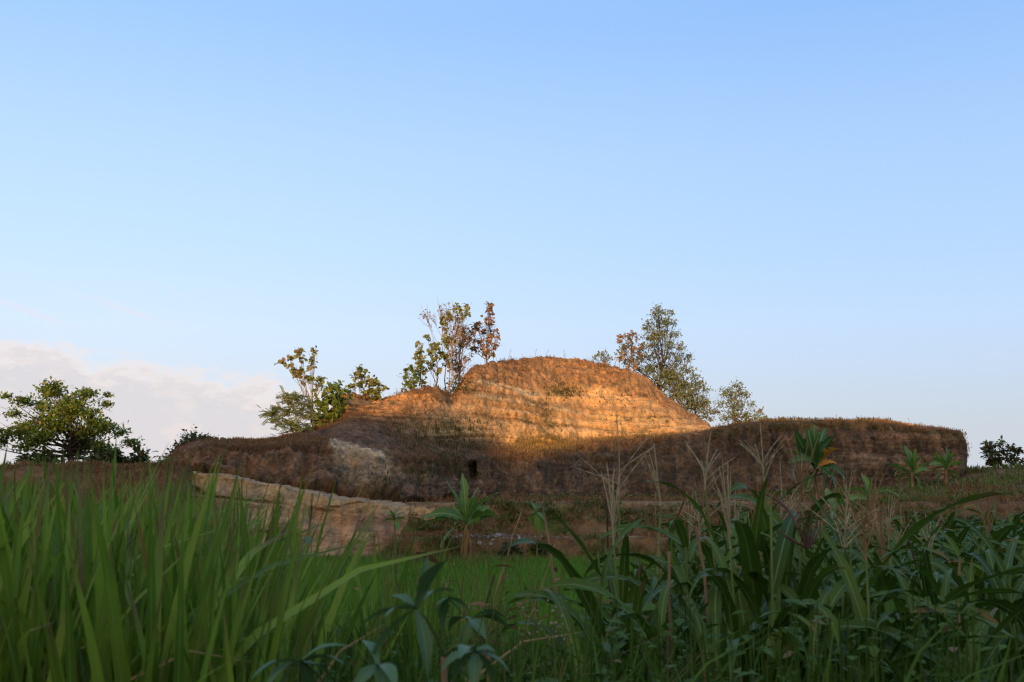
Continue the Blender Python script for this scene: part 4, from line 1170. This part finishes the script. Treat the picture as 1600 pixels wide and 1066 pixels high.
banana("bright green banana plant alone at the paddy's far edge before the rock", (728, 884), (728, 818), 37.0,
       [(696, 750), (722, 738, 0.2), (749, 759), (786, 768), (779, 806), (659, 806), (658, 822), (691, 884, -0.4), (765, 790), (705, 790), (745, 775)], 'banana', stems=3, width=0.40, r=0.09)
banana("banana plant left of the pair in front of the wall's right end", (1427, 780), (1425, 738), 53.5, [(1412, 695), (1430, 700), (1442, 712), (1455, 735), (1445, 752), (1388, 725), (1398, 745), (1410, 715), (1436, 722), (1418, 762), (1436, 764), (1404, 758), (1420, 702), (1450, 722)], 'banana', width=0.36, r=0.13)
banana("banana plant right of the pair in front of the wall's right end", (1478, 776), (1478, 732), 53.8, [(1462, 705), (1478, 698), (1492, 706), (1506, 722), (1508, 735), (1450, 725), (1455, 740), (1470, 712), (1488, 712), (1468, 756), (1488, 758), (1500, 748), (1484, 702), (1456, 715)], 'banana', width=0.36, r=0.13)
banana("big dark banana plant with a withered orange leaf before the long wall", (1274, 800), (1274, 728), 24.0,
       [(1240, 672), (1255, 672), (1272, 662), (1290, 668), (1302, 680), (1225, 705), (1230, 720), (1312, 700), (1308, 722), (1262, 668), (1298, 745), (1240, 750), (1258, 768), (1284, 772), (1322, 748), (1250, 700), (1306, 762)], 'banana_dark', dead=(7, 8), width=0.36, r=0.07)
banana("young broad-leaved banana plant rising behind the corn", (1362, 830), (1362, 775), 20.0, [(1345, 738), (1372, 735), (1395, 765), (1318, 768), (1312, 782), (1400, 790), (1355, 745), (1408, 775)], 'banana', width=0.26, r=0.06)
banana("low banana plant beside the big dark one with wide hanging leaves", (1310, 830), (1312, 790), 18.0, [(1290, 762), (1275, 790), (1340, 795), (1325, 760), (1300, 808)], 'banana', width=0.24, r=0.05)

# ------------------------------------------------------------------ small leafy plants at the paddy's edge
def leafy_plant(name, label, cat, base_uv, d, tops, lw, mat='tree_green', stem='green_stem', r=0.012, prof='oval', group=None):
    b = P(base_uv[0], base_uv[1], d)
    root = thing(name, label, cat, b, group)
    B = np.array(b)
    sg = Geo()
    lf = []
    for cu_, cv_, tips in tops:
        c_ = np.array(P(cu_, cv_, d)) - B
        tube(sg, bez((0, 0, -0.25), c_ * 0.5 + [0.02, 0.02, 0], c_, 6), np.linspace(r, r * 0.5, 6), 5)
        for (u, v) in tips:
            dd = random.uniform(-0.3, 0.3) * lw * 3
            t = np.array(P(u, v, d + dd)) - B
            g_ = Geo()
            g_.add(*leaf_between(c_, t, lw * random.uniform(0.8, 1.2), arch=0.12, prof=prof, nseg=6, roll=random.uniform(-.5, .5)))
            lf.append(g_)
    sg.obj("stem", M[stem], root)
    for g_ in lf:
        g_.obj("leaf", M[mat], root)
    return root

leafy_plant("papaya_seedling", "young long-stemmed plant with a leaf rosette before the pale rock", "plant", (618, 985), 9.5,
            [(616, 812, [(597, 800), (608, 797), (628, 790), (634, 800), (598, 816), (612, 806), (636, 812), (622, 830), (606, 824)])], 0.045, 'banana')
leafy_plant("leafy_sapling", "slim sapling with hanging green leaves right of the banana plant", "plant", (838, 900), 16,
            [(838, 800, [(830, 785), (846, 790), (852, 815), (828, 820), (842, 835), (848, 828), (832, 808)])], 0.11, 'banana')
leafy_plant("flower_stalk", "thin stalk with small leaves and one blue flower before the pale rock", "flower", (483, 930), 6.5,
            [(484, 812, [(472, 818), (497, 806), (478, 822), (494, 812), (484, 790)])], 0.016, 'cassava', r=0.004)
fr = [o for o in bpy.data.objects if o.name.startswith("flower_stalk")][0]
g_ = Geo()
q = np.array(P(482, 838, 6.5)) - np.array(fr.location)
for a in range(4):
    e = q + np.array([0.02 * math.cos(a * 1.57), 0.02 * math.sin(a * 1.57), -0.045])
    g_.add(*leaf_between(q, e, 0.035, arch=0.15, nseg=4, cross=(-1, 0, 1)))
g_.obj("flower", M['blue_petal'], fr)

# ------------------------------------------------------------------ sticks and stakes in the field
def stick(name, label, u0, v0, u1, v1, d, r, mat, bend=0.0, cat="stick", down=0.5):
    a, b = np.array(P(u0, v0, d)), np.array(P(u1, v1, d))
    gz_ = float(terrain(b[0], d))
    dirn = (b - a) / np.linalg.norm(b - a)
    if b[2] > gz_:
        k = (b[2] - gz_ + 0.15) / max(-dirn[2], 0.2)
        b = b + dirn * k
    L = np.linalg.norm(b - a)
    mid = (a + b) / 2 + np.array([bend * L, 0.02, 0])
    r = r * 0.7
    geo = Geo()
    pts = bez(b, mid, a, 9)
    pts += RNG.normal(0, 0.006, pts.shape) * [1, 1, 0]
    tube(geo, pts - b, np.linspace(r, r * 0.62, 9) * (1 + 0.18 * np.sin(np.arange(9) * 2.4)), 6)
    return tag(geo.obj(name, M[mat], None, True, b), label, cat, "bare stems standing in the field")

stick("dead_stick", "reddish brown leaning bare stem in front of the open paddy", 772, 898, 742, 1010, 4.2, 0.009, 'dark_stem')
stick("dry_stalk", "pale dry stalk rising highest right of the open paddy", 849, 786, 868, 900, 5.5, 0.011, 'dry_stem')
stick("dry_stalk", "thin tan stalk leaning left beside the pale dry stalk", 868, 850, 838, 930, 5.8, 0.008, 'dry_stem', 0.03)
stick("dead_stick", "dark upright bare stem under the sparse corn tassels", 946, 756, 952, 860, 5.6, 0.010, 'dark_stem')
stick("dead_stick", "dark bare stem leaning away from the upright dark one", 940, 772, 965, 850, 5.4, 0.008, 'dark_stem', 0.02)
stick("dead_stick", "long brown bare stem leaning right across the bank", 1070, 782, 1046, 850, 6.0, 0.010, 'dark_stem', -0.02)
stick("dead_stick", "thick brown dead stem standing between two corn clumps", 1043, 862, 1052, 1040, 3.9, 0.013, 'dry_stem')
stick("wooden_stake", "pale broken wooden stake among the corn", 1092, 822, 1106, 930, 4.3, 0.014, 'pale_stake')
stick("wooden_stake", "slim pale stake right of the broken stake", 1187, 826, 1190, 930, 4.6, 0.010, 'pale_stake')
stick("dead_stick", "dark slanting bare stem below the young banana plant", 1412, 798, 1428, 868, 6.5, 0.011, 'dark_stem')
stick("dead_stick", "short dark bare stem right of the dark slanting one", 1449, 815, 1448, 870, 7.0, 0.009, 'dark_stem')
stick("dead_stick", "greyish dead stem deep in the corn at right", 1500, 870, 1498, 960, 4.6, 0.012, 'dry_stem', 0.02)
stick("dry_stalk", "tan stalk standing right of the sparse corn tassels", 1023, 770, 1028, 850, 6.5, 0.009, 'dry_stem')
stick("dry_stalk", "slender tan stalk close to the banana plant's right side", 812, 800, 790, 880, 8.0, 0.010, 'dry_stem')

# ------------------------------------------------------------------ tall grass stand at left
blade_meshes = []
upright, arching = [], []
for i in range(18):
    rg = np.random.default_rng(300 + i)
    geo = Geo()
    kind = ('up', 'up', 'up', 'arch', 'up', 'mid')[i % 6] if i < 12 else 'up'
    bend = {'up': rg.uniform(4, 18), 'mid': rg.uniform(25, 45), 'arch': rg.uniform(70, 120)}[kind]
    geo.add(*ribbon(1.0, rg.uniform(0.034, 0.050) if kind == 'up' else rg.uniform(0.024, 0.034), rg.uniform(0, 7), bend, 1.8, 10, (-1, 0, 1), 0.32, 0.002, 3, rg.uniform(-60, 60), 'grass', i))
    (upright if kind == 'up' else arching).append(i)
    blade_meshes.append(geo.mesh("blade", M['tall_grass']))
dead_meshes = []
for i in range(4):
    geo = Geo()
    geo.add(*ribbon(1.0, 0.018, 20 + 12 * i, 90 + 20 * i, 1.3, 9, (-1, 0, 1), 0.4, 0.004, 4, 120, 'grass', i))
    dead_meshes.append(geo.mesh("dry_blade", M['dead_blade']))

def grass_clump(label, u, d, top_v, n, spread, seed, group="tall grass clumps at left", lean=0.0):
    rng = random.Random(seed)
    x = PX(u, d)
    gz_ = float(terrain(x, d))
    root = thing("grass_clump", label, "grass", (x, d, gz_), group)
    H = P(u, top_v, d).z - gz_
    for i in range(n):
        dead = rng.random() < 0.10
        me = rng.choice(dead_meshes if dead else ([blade_meshes[k_] for k_ in upright] if (u > 230 or rng.random() < 0.35) else [blade_meshes[k_] for k_ in arching + upright[:5]]))
        if dead and u > 300:
            me = blade_meshes[upright[0]]
            dead = False
        o = bpy.data.objects.new("dry_blade" if dead else "blade", me)
        COL.objects.link(o)
        o.parent = root
        a = rng.uniform(0, 6.283)
        rr_ = spread * math.sqrt(rng.random())
        z0 = rng.uniform(0, 0.2) * H
        o.location = (rr_ * math.cos(a), rr_ * math.sin(a), z0)
        wild = (1.3 if u > 240 else 2.6) if rng.random() < 0.3 else 1.0
        o.rotation_euler = (rng.gauss(0, 0.08) * wild, lean + rng.gauss(0, 0.09) * wild, rng.uniform(0, 6.283) if lean == 0 else rng.gauss(0, 0.5))
        s = (H - z0) * (1.05 if not dead else 0.7) * (0.5 + 0.5 * rng.random() ** 0.7)
        wdt = rng.uniform(0.75, 1.2)
        o.scale = (s, wdt, s)
    return root

share = "clump of tall bladed green grass inside the dense stand at left"
cl = [(-60, 3.4, 775), (10, 3.9, 757), (70, 4.4, 750), (45, 3.0, 810), (110, 3.6, 770), (170, 4.2, 748), (150, 3.0, 850), (215, 3.8, 775), (255, 4.5, 752), (250, 3.1, 830), (300, 3.9, 785), (345, 4.4, 782), (325, 3.2, 880),
      (385, 3.8, 805), (0, 2.6, 880), (90, 2.5, 900), (190, 2.6, 905), (270, 2.7, 910), (345, 3.0, 940), (120, 5.2, 765), (220, 5.4, 765), (320, 5.3, 790), (30, 5.2, 765), (-30, 4.6, 765)]
for i, (u, d, tv) in enumerate(cl):
    grass_clump(share, u, d, tv - 50, 34, 0.12 if u > 290 else 0.19, 500 + i, lean=0.0)
grass_clump("tallest spiky grass clump at the right end of the grass stand", 432, 3.7, 735, 26, 0.08, 601)
grass_clump("grass clump leaning right with long blades at the stand's end", 448, 3.5, 850, 22, 0.09, 602, lean=0.2)
grass_clump("small upright grass clump standing alone near the banana plant", 640, 4.2, 842, 16, 0.10, 603)
grass_clump("loose upright grass clump before the foot of the pale rock", 598, 4.5, 822, 14, 0.08, 605)
grass_clump("sparse grass clump with long tips just left of the banana plant", 672, 4.4, 858, 12, 0.10, 606)
grass_clump("low grass clump leaning right beside the rice", 500, 3.3, 930, 20, 0.12, 604, lean=0.15)

def blade_fill(name, label, n, xr, dr, topv, mat, L0, W, seed, bends=(8, 18, 35, 80), keep=None, lean=0.11):
    """uncountable blades between the clumps, rooted on the ground"""
    rng = np.random.default_rng(seed)
    u = rng.uniform(xr[0], xr[1], n)
    d = rng.uniform(dr[0], dr[1], n)
    x = (u - 800) / FPX * d
    if keep is not None:
        k = keep(u, d)
        u, d, x = u[k], d[k], x[k]
    zz = terrain(x, d)
    tv = np.interp(u, [p[0] for p in topv], [p[1] for p in topv])
    H = np.clip(CAMZ + (790 - tv) / FPX * d - zz, 0.15, 2.0)
    L = np.minimum(H, L0) * (0.45 + 0.6 * rng.random(len(u)) ** 0.8)
    geo = Geo()
    which = rng.integers(0, len(bends), len(u))
    which = np.where((u > 250) & (u < 480), which % 2, which)
    for k, b_ in enumerate(bends):
        s = which == k
        geo.scatter(ribbon(1.0, W, 5, b_, 1.6, 6, (-1, 0, 1), 0.3, 0.0, 3, 40),
                    azim_mats(rng.uniform(0, 6.283, s.sum()), L[s] * (1 + 0.25 * b_ / 110), rng.normal(0, lean, s.sum())), np.stack([x[s], d[s], zz[s]], -1))
    return tag(geo.obj(name, mat), label, None, None, "stuff")

blade_fill("tall_grass", "dense green blades filling the tall grass stand", 3300, (-160, 470), (2.5, 6.5), [(-160, 755), (60, 745), (250, 758), (370, 785), (405, 850), (440, 940), (470, 960)], M['tall_grass'], 1.5, 0.036, 701)
blade_fill("grass_weeds", "dark thin grass between the tall stand and the corn", 4200, (420, 960), (2.4, 8.5), [(420, 950), (520, 960), (620, 930), (760, 960), (960, 960)], M['weed'], 1.3, 0.014, 702)
blade_fill("corn_undergrowth", "thin grass growing under the corn", 3600, (860, 1700), (2.4, 9), [(860, 980), (1100, 960), (1700, 960)], M['weed'], 1.3, 0.016, 703)
blade_fill("dead_litter", "tan dead blades lying between the green grass", 420, (-120, 1000), (2.4, 6), [(-120, 960), (500, 960), (1000, 980)], M['dead_blade'], 1.1, 0.014, 704, bends=(70, 110, 150), lean=0.5)
# small-leaved weeds
rng = np.random.default_rng(55)
geo = Geo()
k = 900
u = rng.uniform(440, 1500, k)
d = rng.uniform(2.6, 8, k)
x = (u - 800) / FPX * d
zt = terrain(x, d)
hh = np.clip(CAMZ - (np.where(u < 900, 180, 130) + rng.uniform(0, 120, k)) / FPX * d - zt, 0.1, 1.2)
for i in range(k):
    m_ = 10
    fz = rng.uniform(0.35, 1.0, m_)
    off = np.stack([x[i] + rng.normal(0, 0.05, m_), d[i] + rng.normal(0, 0.05, m_), zt[i] + hh[i] * fz], -1)
    geo.scatter(TINY, rot_mats(m_, 0.7, rng, (0.5, 1.2), 0.2), off)
    tube(geo, [(x[i], d[i], zt[i]), (x[i] + .01, d[i], zt[i] + hh[i])], [0.004, 0.002], 3)
tag(geo.obj("small_weeds", M['weed']), "small-leaved weeds scattered between grass and corn", None, None, "stuff")

geo = Geo()
for i in range(60):
    d = rng.uniform(4.0, 9.0)
    u0 = rng.uniform(540, 1120)
    v0 = rng.uniform(800, 930) if i % 3 else rng.uniform(860, 960)
    t_ = np.array(P(u0, v0, d))
    b_ = np.array([t_[0] + rng.normal(0, 0.12), d, float(terrain(t_[0], d))])
    if t_[2] - b_[2] < 0.2:
        continue
    tube(geo, bez(b_, (b_ + t_) / 2 + [rng.normal(0, .05), 0, 0.05], t_, 6), np.linspace(0.0045, 0.002, 6), 4)
    if i % 2 == 0:
        for q_ in range(5):
            pq = b_ + (t_ - b_) * rng.uniform(0.5, 1.0)
            geo.scatter(oval_tpl(0.09, 0.022), rot_mats(1, 1.0, rng, (0.6, 1.3), 0.3), pq[None])
tag(geo.obj("thin_stems", M['dry_grass']), "thin dry stems crossing in front of the open paddy", None, None, "stuff")

# pale seed heads on thin stems
for (u, v, d, lab) in [(832, 962, 3.2, "thin weed with a pale seed head, left of the pair"), (866, 972, 3.0, "thin weed with a whitish seed head, right of the pair")]:
    p = np.array(P(u, v, d))
    gz_ = float(terrain(p[0], d))
    root = thing("seed_weed", lab, "weed", (p[0], d, gz_), "weeds with pale seed heads")
    g1 = Geo()
    h_ = p[2] - gz_
    tube(g1, [(0, 0, -0.03), (0.01, 0, h_ * 0.5), (0, 0, h_)], [0.004, 0.003, 0.002], 4)
    g1.obj("stem", M['green_stem'], root)
    g2 = Geo()
    for i in range(26):
        o = rng.normal(0, 1, 3) * [0.018, 0.018, 0.03] + [0, 0, h_]
        g2.add(ico_v * rng.uniform(0.002, 0.0045) + o, ico_f)
    g2.obj("seed_head", M['seed_white'], root)["kind"] = "stuff"

# ------------------------------------------------------------------ cassava plants in the front
def cassava(label, d, centre, lobes, extra=(), lw=0.027):
    p = np.array(P(centre[0], centre[1], d))
    gz_ = float(terrain(p[0], d + 0.15))
    root = thing("cassava_plant", label, "plant", (p[0] + 0.04, d + 0.15, gz_), "cassava plants in the front")
    B = np.array(root.location)
    sg = Geo()
    stem_top = np.array([0.0, 0.0, p[2] - gz_ - 0.10])
    tube(sg, bez((0, 0, -0.05), stem_top * 0.5 + [0.02, 0, 0], stem_top, 7), np.linspace(0.011, 0.006, 7), 6)
    sg.obj("stem", M['dry_stem'], root)
    rng = np.random.default_rng(int(centre[0]))
    for (cu_, cv_, tips) in [(centre[0], centre[1], lobes)] + list(extra):
        c_ = np.array(P(cu_, cv_, d + rng.uniform(-0.05, 0.05))) - B
        g_ = Geo()
        tube(g_, bez(stem_top, (stem_top + c_) / 2 + [0, 0, 0.03], c_, 6), np.linspace(0.003, 0.002, 6), 4)
        g_.obj("petiole", M['green_stem'], root)
        g_ = Geo()
        for (u, v) in tips:
            t = np.array(P(u, v, d + rng.uniform(-0.10, 0.10))) - B
            g_.add(*leaf_between(c_, t, lw * rng.uniform(0.85, 1.15), arch=0.12, prof='lobe', nseg=8, fold=0.35, roll=rng.uniform(-.5, .5)))
        g_.obj("leaf", M['cassava'], root)
    return root

cassava("blue-green cassava plant with upright and hanging lobes left of centre", 1.95, (650, 952), [(606, 932), (698, 876), (668, 868), (712, 925), (556, 985), (572, 1066), (668, 1062), (602, 965)],
        [(742, 1018, [(688, 1050), (708, 1066), (738, 1085), (770, 1080), (800, 1060), (718, 1030), (775, 1020)])])
cassava("cassava plant with arching dull blue leaves at the bottom edge", 1.9, (470, 1035), [(392, 1062), (415, 1080), (440, 1095), (520, 1070), (540, 1040), (490, 1090), (545, 1010)],
        [(590, 1040, [(550, 1085), (620, 1080), (560, 1000), (640, 1050), (600, 1100)])])
cassava("small cassava plant half hidden in the weeds near the centre", 2.7, (735, 968), [(700, 985), (790, 965), (760, 1000), (720, 1010), (800, 985)], [(700, 935, [(680, 960), (718, 950), (735, 960), (690, 985)])], 0.03)

# ------------------------------------------------------------------ corn
leaf_meshes = []
for i in range(14):
    rg = np.random.default_rng(900 + i)
    geo = Geo()
    bend = [35, 60, 95, 120, 140, 80, 160][i % 7] * rg.uniform(0.9, 1.1)
    geo.add(*ribbon(rg.uniform(0.48, 0.72), rg.uniform(0.044, 0.066), rg.uniform(14, 34), bend, rg.uniform(1.2, 2.2), 11, (-1, -.5, 0, .5, 1), 0.30, 0.006, 3, rg.uniform(-50, 50), 'corn', i))
    leaf_meshes.append(geo.mesh("leaf", M['corn']))
low_leaves = [ribbon(0.7, 0.075, 22, b_, 1.5, 6, (-1, 0, 1), 0.3, 0.008, 2, 20, 'corn', b_) for b_ in (40, 80, 115, 145)]

def tassel_geo(seed, n=9, L=0.30, open_=35, central=True):
    rng = np.random.default_rng(seed)
    geo = Geo()
    def spike(pts, r):
        pts = np.array(pts)
        m_ = len(pts)
        rad = r * (1 + 0.35 * np.cos(np.arange(m_) * np.pi)) * np.linspace(1, 0.6, m_)
        tube(geo, pts, rad, 4)
    if central:
        spike(bez((0, 0, 0), (0.01, 0, L * .6), (rng.normal(0, .02), 0, L * 1.15), 10), 0.0028)
    for i in range(n):
        a = rng.uniform(0, 6.283)
        z0 = L * 0.42 * i / n
        t = R(open_ * rng.uniform(0.55, 1.25))
        l = L * rng.uniform(0.6, 0.95)
        e = np.array([math.sin(t) * math.cos(a) * l, math.sin(t) * math.sin(a) * l, z0 + math.cos(t) * l])
        e[2] -= l * rng.uniform(0.0, 0.06)
        mdl = np.array([e[0] * .46, e[1] * .46, z0 + (e[2] - z0) * 0.58])
        spike(bez((0, 0, z0), mdl, e, 10), 0.0023)
    return geo

tassels = {
    'tan': [tassel_geo(i, 11, 0.21, 42).mesh("tassel", M['tassel']) for i in range(3)],
    'brown': [tassel_geo(10 + i, 12, 0.27, 26).mesh("tassel", M['tassel_brown']) for i in range(3)],
    'sparse': [tassel_geo(20 + i, 5, 0.30, 70).mesh("tassel", M['tassel']) for i in range(2)],
    'closed': [tassel_geo(30 + i, 7, 0.26, 14).mesh("tassel", M['tassel']) for i in range(2)],
    'purple': [tassel_geo(40, 9, 0.20, 40).mesh("tassel", M['tassel_purple'])],
}
ear_g = Geo()
tube(ear_g, [(0, 0, 0), (0.01, 0, 0.04), (0.02, 0, 0.10), (0.03, 0, 0.16), (0.035, 0, 0.19)], [0.012, 0.022, 0.024, 0.016, 0.006], 7)
ear_mesh = ear_g.mesh("ear", M['corn_stalk'])

def corn(label, x, y, H, seed, tass=None, nleaf=9, group="corn plants with leaves of their own", leaf_top=0.9, lscale=1.0):
    rng = random.Random(seed)
    gz_ = float(terrain(x, y))
    root = thing("corn_plant", label, "corn plant", (x, y, gz_), group)
    lean = (rng.gauss(0, 0.03), rng.gauss(0, 0.03))
    pts = [(lean[0] * H * (k / 8) ** 1.5, lean[1] * H * (k / 8) ** 1.5, H * k / 8) for k in range(9)]
    pts[0] = (0, 0, -0.05)
    g_ = Geo()
    tube(g_, pts, np.linspace(0.011, 0.0032, 9) * (1 + 0.12 * (np.arange(9) % 2)), 7)
    g_.obj("stalk", M['corn_stalk'], root)
    a0 = rng.uniform(0, 6.283)
    for i in range(nleaf):
        f = 0.12 + (leaf_top - 0.12) * (i + rng.uniform(-.2, .2)) / max(1, nleaf - 1)
        f = min(max(f, .08), leaf_top)
        k = min(int(f * 8), 7)
        w = f * 8 - k
        p = [pts[k][j] * (1 - w) + pts[k + 1][j] * w for j in range(3)]
        o = bpy.data.objects.new("leaf", rng.choice(leaf_meshes))
        COL.objects.link(o)
        o.parent = root
        o.location = p
        o.rotation_euler = (rng.gauss(0, .08), rng.gauss(0, .12), a0 + math.pi * (i % 2) + rng.gauss(0, 0.45))
        s = (0.62 + 0.55 * math.sin(math.pi * min(1, 0.25 + 0.62 * i / nleaf))) * rng.uniform(0.85, 1.1) * lscale
        if f > 0.8:
            s *= 0.72
        o.scale = (s, s * rng.uniform(0.85, 1.15), s)
    if tass:
        o = bpy.data.objects.new("tassel", rng.choice(tassels[tass]))
        COL.objects.link(o)
        o.parent = root
        o.location = pts[-1]
        o.rotation_euler = (lean[1] * -2, lean[0] * 2, rng.uniform(0, 6.28))
    if H > 1.1 and rng.random() < 0.5:
        o = bpy.data.objects.new("ear", ear_mesh)
        COL.objects.link(o)
        o.parent = root
        o.location = pts[4]
        o.rotation_euler = (0, 0.25, a0)
    return root

def corn_at(label, u, v, d, seed, tass, nleaf=9, leaf_top=0.85, lscale=1.0):
    p = P(u, v, d)
    return corn(label, p.x, d, p.z - float(terrain(p.x, d)), seed, tass, nleaf, leaf_top=leaf_top, lscale=lscale)

named = [
    ("tall corn plant with a wide tan tassel before the dark wall, left of two", 1140, 765, 4.5, 'tan'),
    ("tall corn plant with a wide tan tassel before the dark wall, right of two", 1205, 752, 4.6, 'tan'),
    ("corn plant with a sparse spreading tassel before the wall, left of the corn", 968, 775, 4.8, 'sparse'),
    ("corn plant with a thin closed tassel right of the sparse one", 1010, 790, 5.2, 'closed'),
    ("leafy corn plant with a small pale tassel at the corn's left edge", 985, 852, 4.0, 'closed'),
    ("corn plant with a loose straw tassel beside the broken stake", 1148, 858, 3.8, 'closed'),
    ("corn plant with a narrow brown tassel under the big dark banana", 1257, 790, 4.6, 'brown'),
    ("corn plant with a big upright brown tassel in the middle of the corn", 1354, 878, 3.6, 'brown'),
    ("corn plant with a drooping tan tassel right of the purple one", 1300, 862, 4.0, 'tan'),
    ("corn plant with a dull brown tassel low in the right corn", 1396, 892, 4.4, 'brown'),
    ("corn plant with a faint tan tassel near the right bank", 1452, 868, 6.2, 'tan'),
    ("corn plant with a straw tassel farthest right below the slope", 1560, 845, 7.2, 'brown'),
]
for i, (lab, u, v, d, ts) in enumerate(named):
    corn_at(lab, u, v, d, 2000 + i, ts, 9, 0.60 if i in (2, 3, 4) else 0.88 if i in (0, 1, 6) else (0.84 if i in (5, 7, 8, 9) else 0.76), 0.92)

for i, (u, v, d, lab) in enumerate([(1082, 822, 4.4, "tall leafy corn plant without a tassel just left of the two tan tassels"),
                                    (1168, 812, 4.1, "tall broad-leaved corn plant between and below the two tan tassels"),
                                    (1232, 824, 4.3, "tall leafy corn plant behind the drooping purple tassel"),
                                    (1322, 838, 4.2, "tall leafy corn plant left of the big upright brown tassel"),
                                    (950, 862, 3.9, "leafy corn plant with arching leaves left of the small pale tassel")]):
    corn_at(lab, u, v, d, 2300 + i, None, 10, 0.93, 1.0)
rt_ = random.Random(17)
ORD = 'leftmost second third fourth fifth sixth seventh eighth ninth tenth eleventh twelfth thirteenth fourteenth fifteenth sixteenth seventeenth rightmost'.split()
for i in range(18):
    d = rt_.uniform(5.2, 8.5)
    u = 1070 + 20 * i + rt_.uniform(-8, 8)
    v = rt_.uniform(800, 850) + (20 if u > 1330 else 0)
    if u / 1.0 < 800 + float(corn_edge(d)) / d * FPX + 10:
        continue
    o_ = corn_at("slim corn plant with a thin tassel, " + (ORD[i] if i in (0, 17) else ORD[i] + " from the left") + " of the slim tasselled row", u, v, d, 2100 + i, ('closed', 'tan', 'brown', 'sparse')[i % 4], 8, 0.8, 0.8)
    o_["group"] = "slim tasselled corn plants"

# the corn with the drooping purple tassel
p = P(1196, 772, 3.9)
pr = corn("corn plant bent over with a hanging dark purple tassel", p.x, 3.9, p.z - float(terrain(p.x, 3.9)), 77, None, 7, leaf_top=0.75)
a = np.array(P(1196, 772, 3.9)) - np.array(pr.location)
b = np.array(P(1248, 826, 3.8)) - np.array(pr.location)
e = np.array(P(1262, 858, 3.8)) - np.array(pr.location)
g_ = Geo()
tube(g_, bez(a, (a + b) / 2 + [0.02, 0, 0.03], b, 8), np.linspace(0.004, 0.006, 8), 6)
tube(g_, bez(b, (b + e) / 2, e, 5), [0.007, 0.007, 0.006, 0.005, 0.004], 6)
for (u, v) in [(1258, 800), (1268, 796), (1277, 806), (1282, 822), (1224, 838), (1216, 830), (1250, 800)]:
    t = np.array(P(u, v, 3.8 + RNG.uniform(-.05, .05))) - np.array(pr.location)
    tube(g_, bez(e, (e + t) / 2 + [0.012, 0, -0.005], t, 6), np.linspace(0.0045, 0.0022, 6), 5)
o = g_.obj("tassel", M['tassel_purple'], pr)
o["label"] = "drooping dark purple tassel"

rng = random.Random(99)
near_label = "leafy green corn plant in the front rows without a tassel"
placed = [(P(n[1], n[2], n[3]).x, n[3]) for n in named]
cnt = 0
tries = 0
while cnt < 160 and tries < 8000:
    tries += 1
    d = 3.5 + (9.8 - 3.5) * rng.random() ** 0.85
    u = rng.uniform(880, 1720)
    x = (u - 800) / FPX * d
    if x < float(corn_edge(d)) - 0.05:
        continue
    if any((x - a_) ** 2 + (d - b_) ** 2 < 0.21 ** 2 for a_, b_ in placed):
        continue
    placed.append((x, d))
    lim = np.interp(u, [880, 1000, 1100, 1200, 1450, 1600], [915, 860, 850, 842, 842, 842]) + max(0, (4.5 - d)) * 40 + rng.uniform(-15, 40)
    H = CAMZ + (790 - lim) / FPX * d - float(terrain(x, d)) - 0.17
    if H < 0.4:
        continue
    corn(near_label, x, d, H, 3000 + cnt, None, rng.choice([8, 9, 10]), group="corn plants in the front rows", leaf_top=0.96)
    cnt += 1

# corn farther back, each plant one small mesh; the rest of the field is one mass
def far_corn_arrays(geo, x, y, z, H, rng):
    tube(geo, [(x, y, z - .05), (x, y, z + H * .5), (x, y, z + H)], [0.013, 0.010, 0.005], 4)
    a0 = rng.uniform(0, 6.283)
    for i in range(9):
        f = 0.15 + 0.78 * i / 8
        a_ = a0 + math.pi * (i % 2) + rng.normal(0, .5)
        s = (0.6 + 0.5 * math.sin(math.pi * (0.2 + 0.65 * i / 9))) * rng.uniform(0.85, 1.1)
        geo.scatter(low_leaves[rng.integers(0, 4)], azim_mats(np.array([a_]), np.array([s])), np.array([[x, y, z + H * f]]))

rng = np.random.default_rng(404)
cands = []
for y in np.arange(9.8, 34.5, 0.72):
    xe = float(corn_edge(y))
    for x in np.arange(xe + 0.1, (1730 - 800) / FPX * y, 0.36):
        cands.append((x + rng.normal(0, .08), y + rng.normal(0, .15)))
protos = []
for k in range(6):
    geo = Geo()
    far_corn_arrays(geo, 0, 0, 0, 1.0, rng)
    protos.append(geo.mesh("corn_plant", M['corn']))
far_tas = Geo()
for i, (x, y) in enumerate(cands):
    z = float(terrain(x, y))
    tv = 852 + rng.uniform(-10, 25) - 12 * float(sst(x / y, 0.30, 0.45))
    H = np.clip(CAMZ + (790 - tv) / FPX * y - z, 0.5, 1.35)
    if i < 108:
        o = bpy.data.objects.new("corn_plant", protos[i % 6])
        COL.objects.link(o)
        o.location = (x, y, z)
        o.rotation_euler = (0, 0, rng.uniform(0, 6.28))
        o.scale = (1, 1, H)
        tag(o, "small green corn plant in the middle rows behind the front corn", "corn plant", "corn plants in the middle rows")
    else:
        far_corn_arrays(far_tas, x, y, z, H, rng)
tag(far_tas.obj("corn_crop", M['corn']), "far corn filling the field up to the bank", None, None, "stuff")
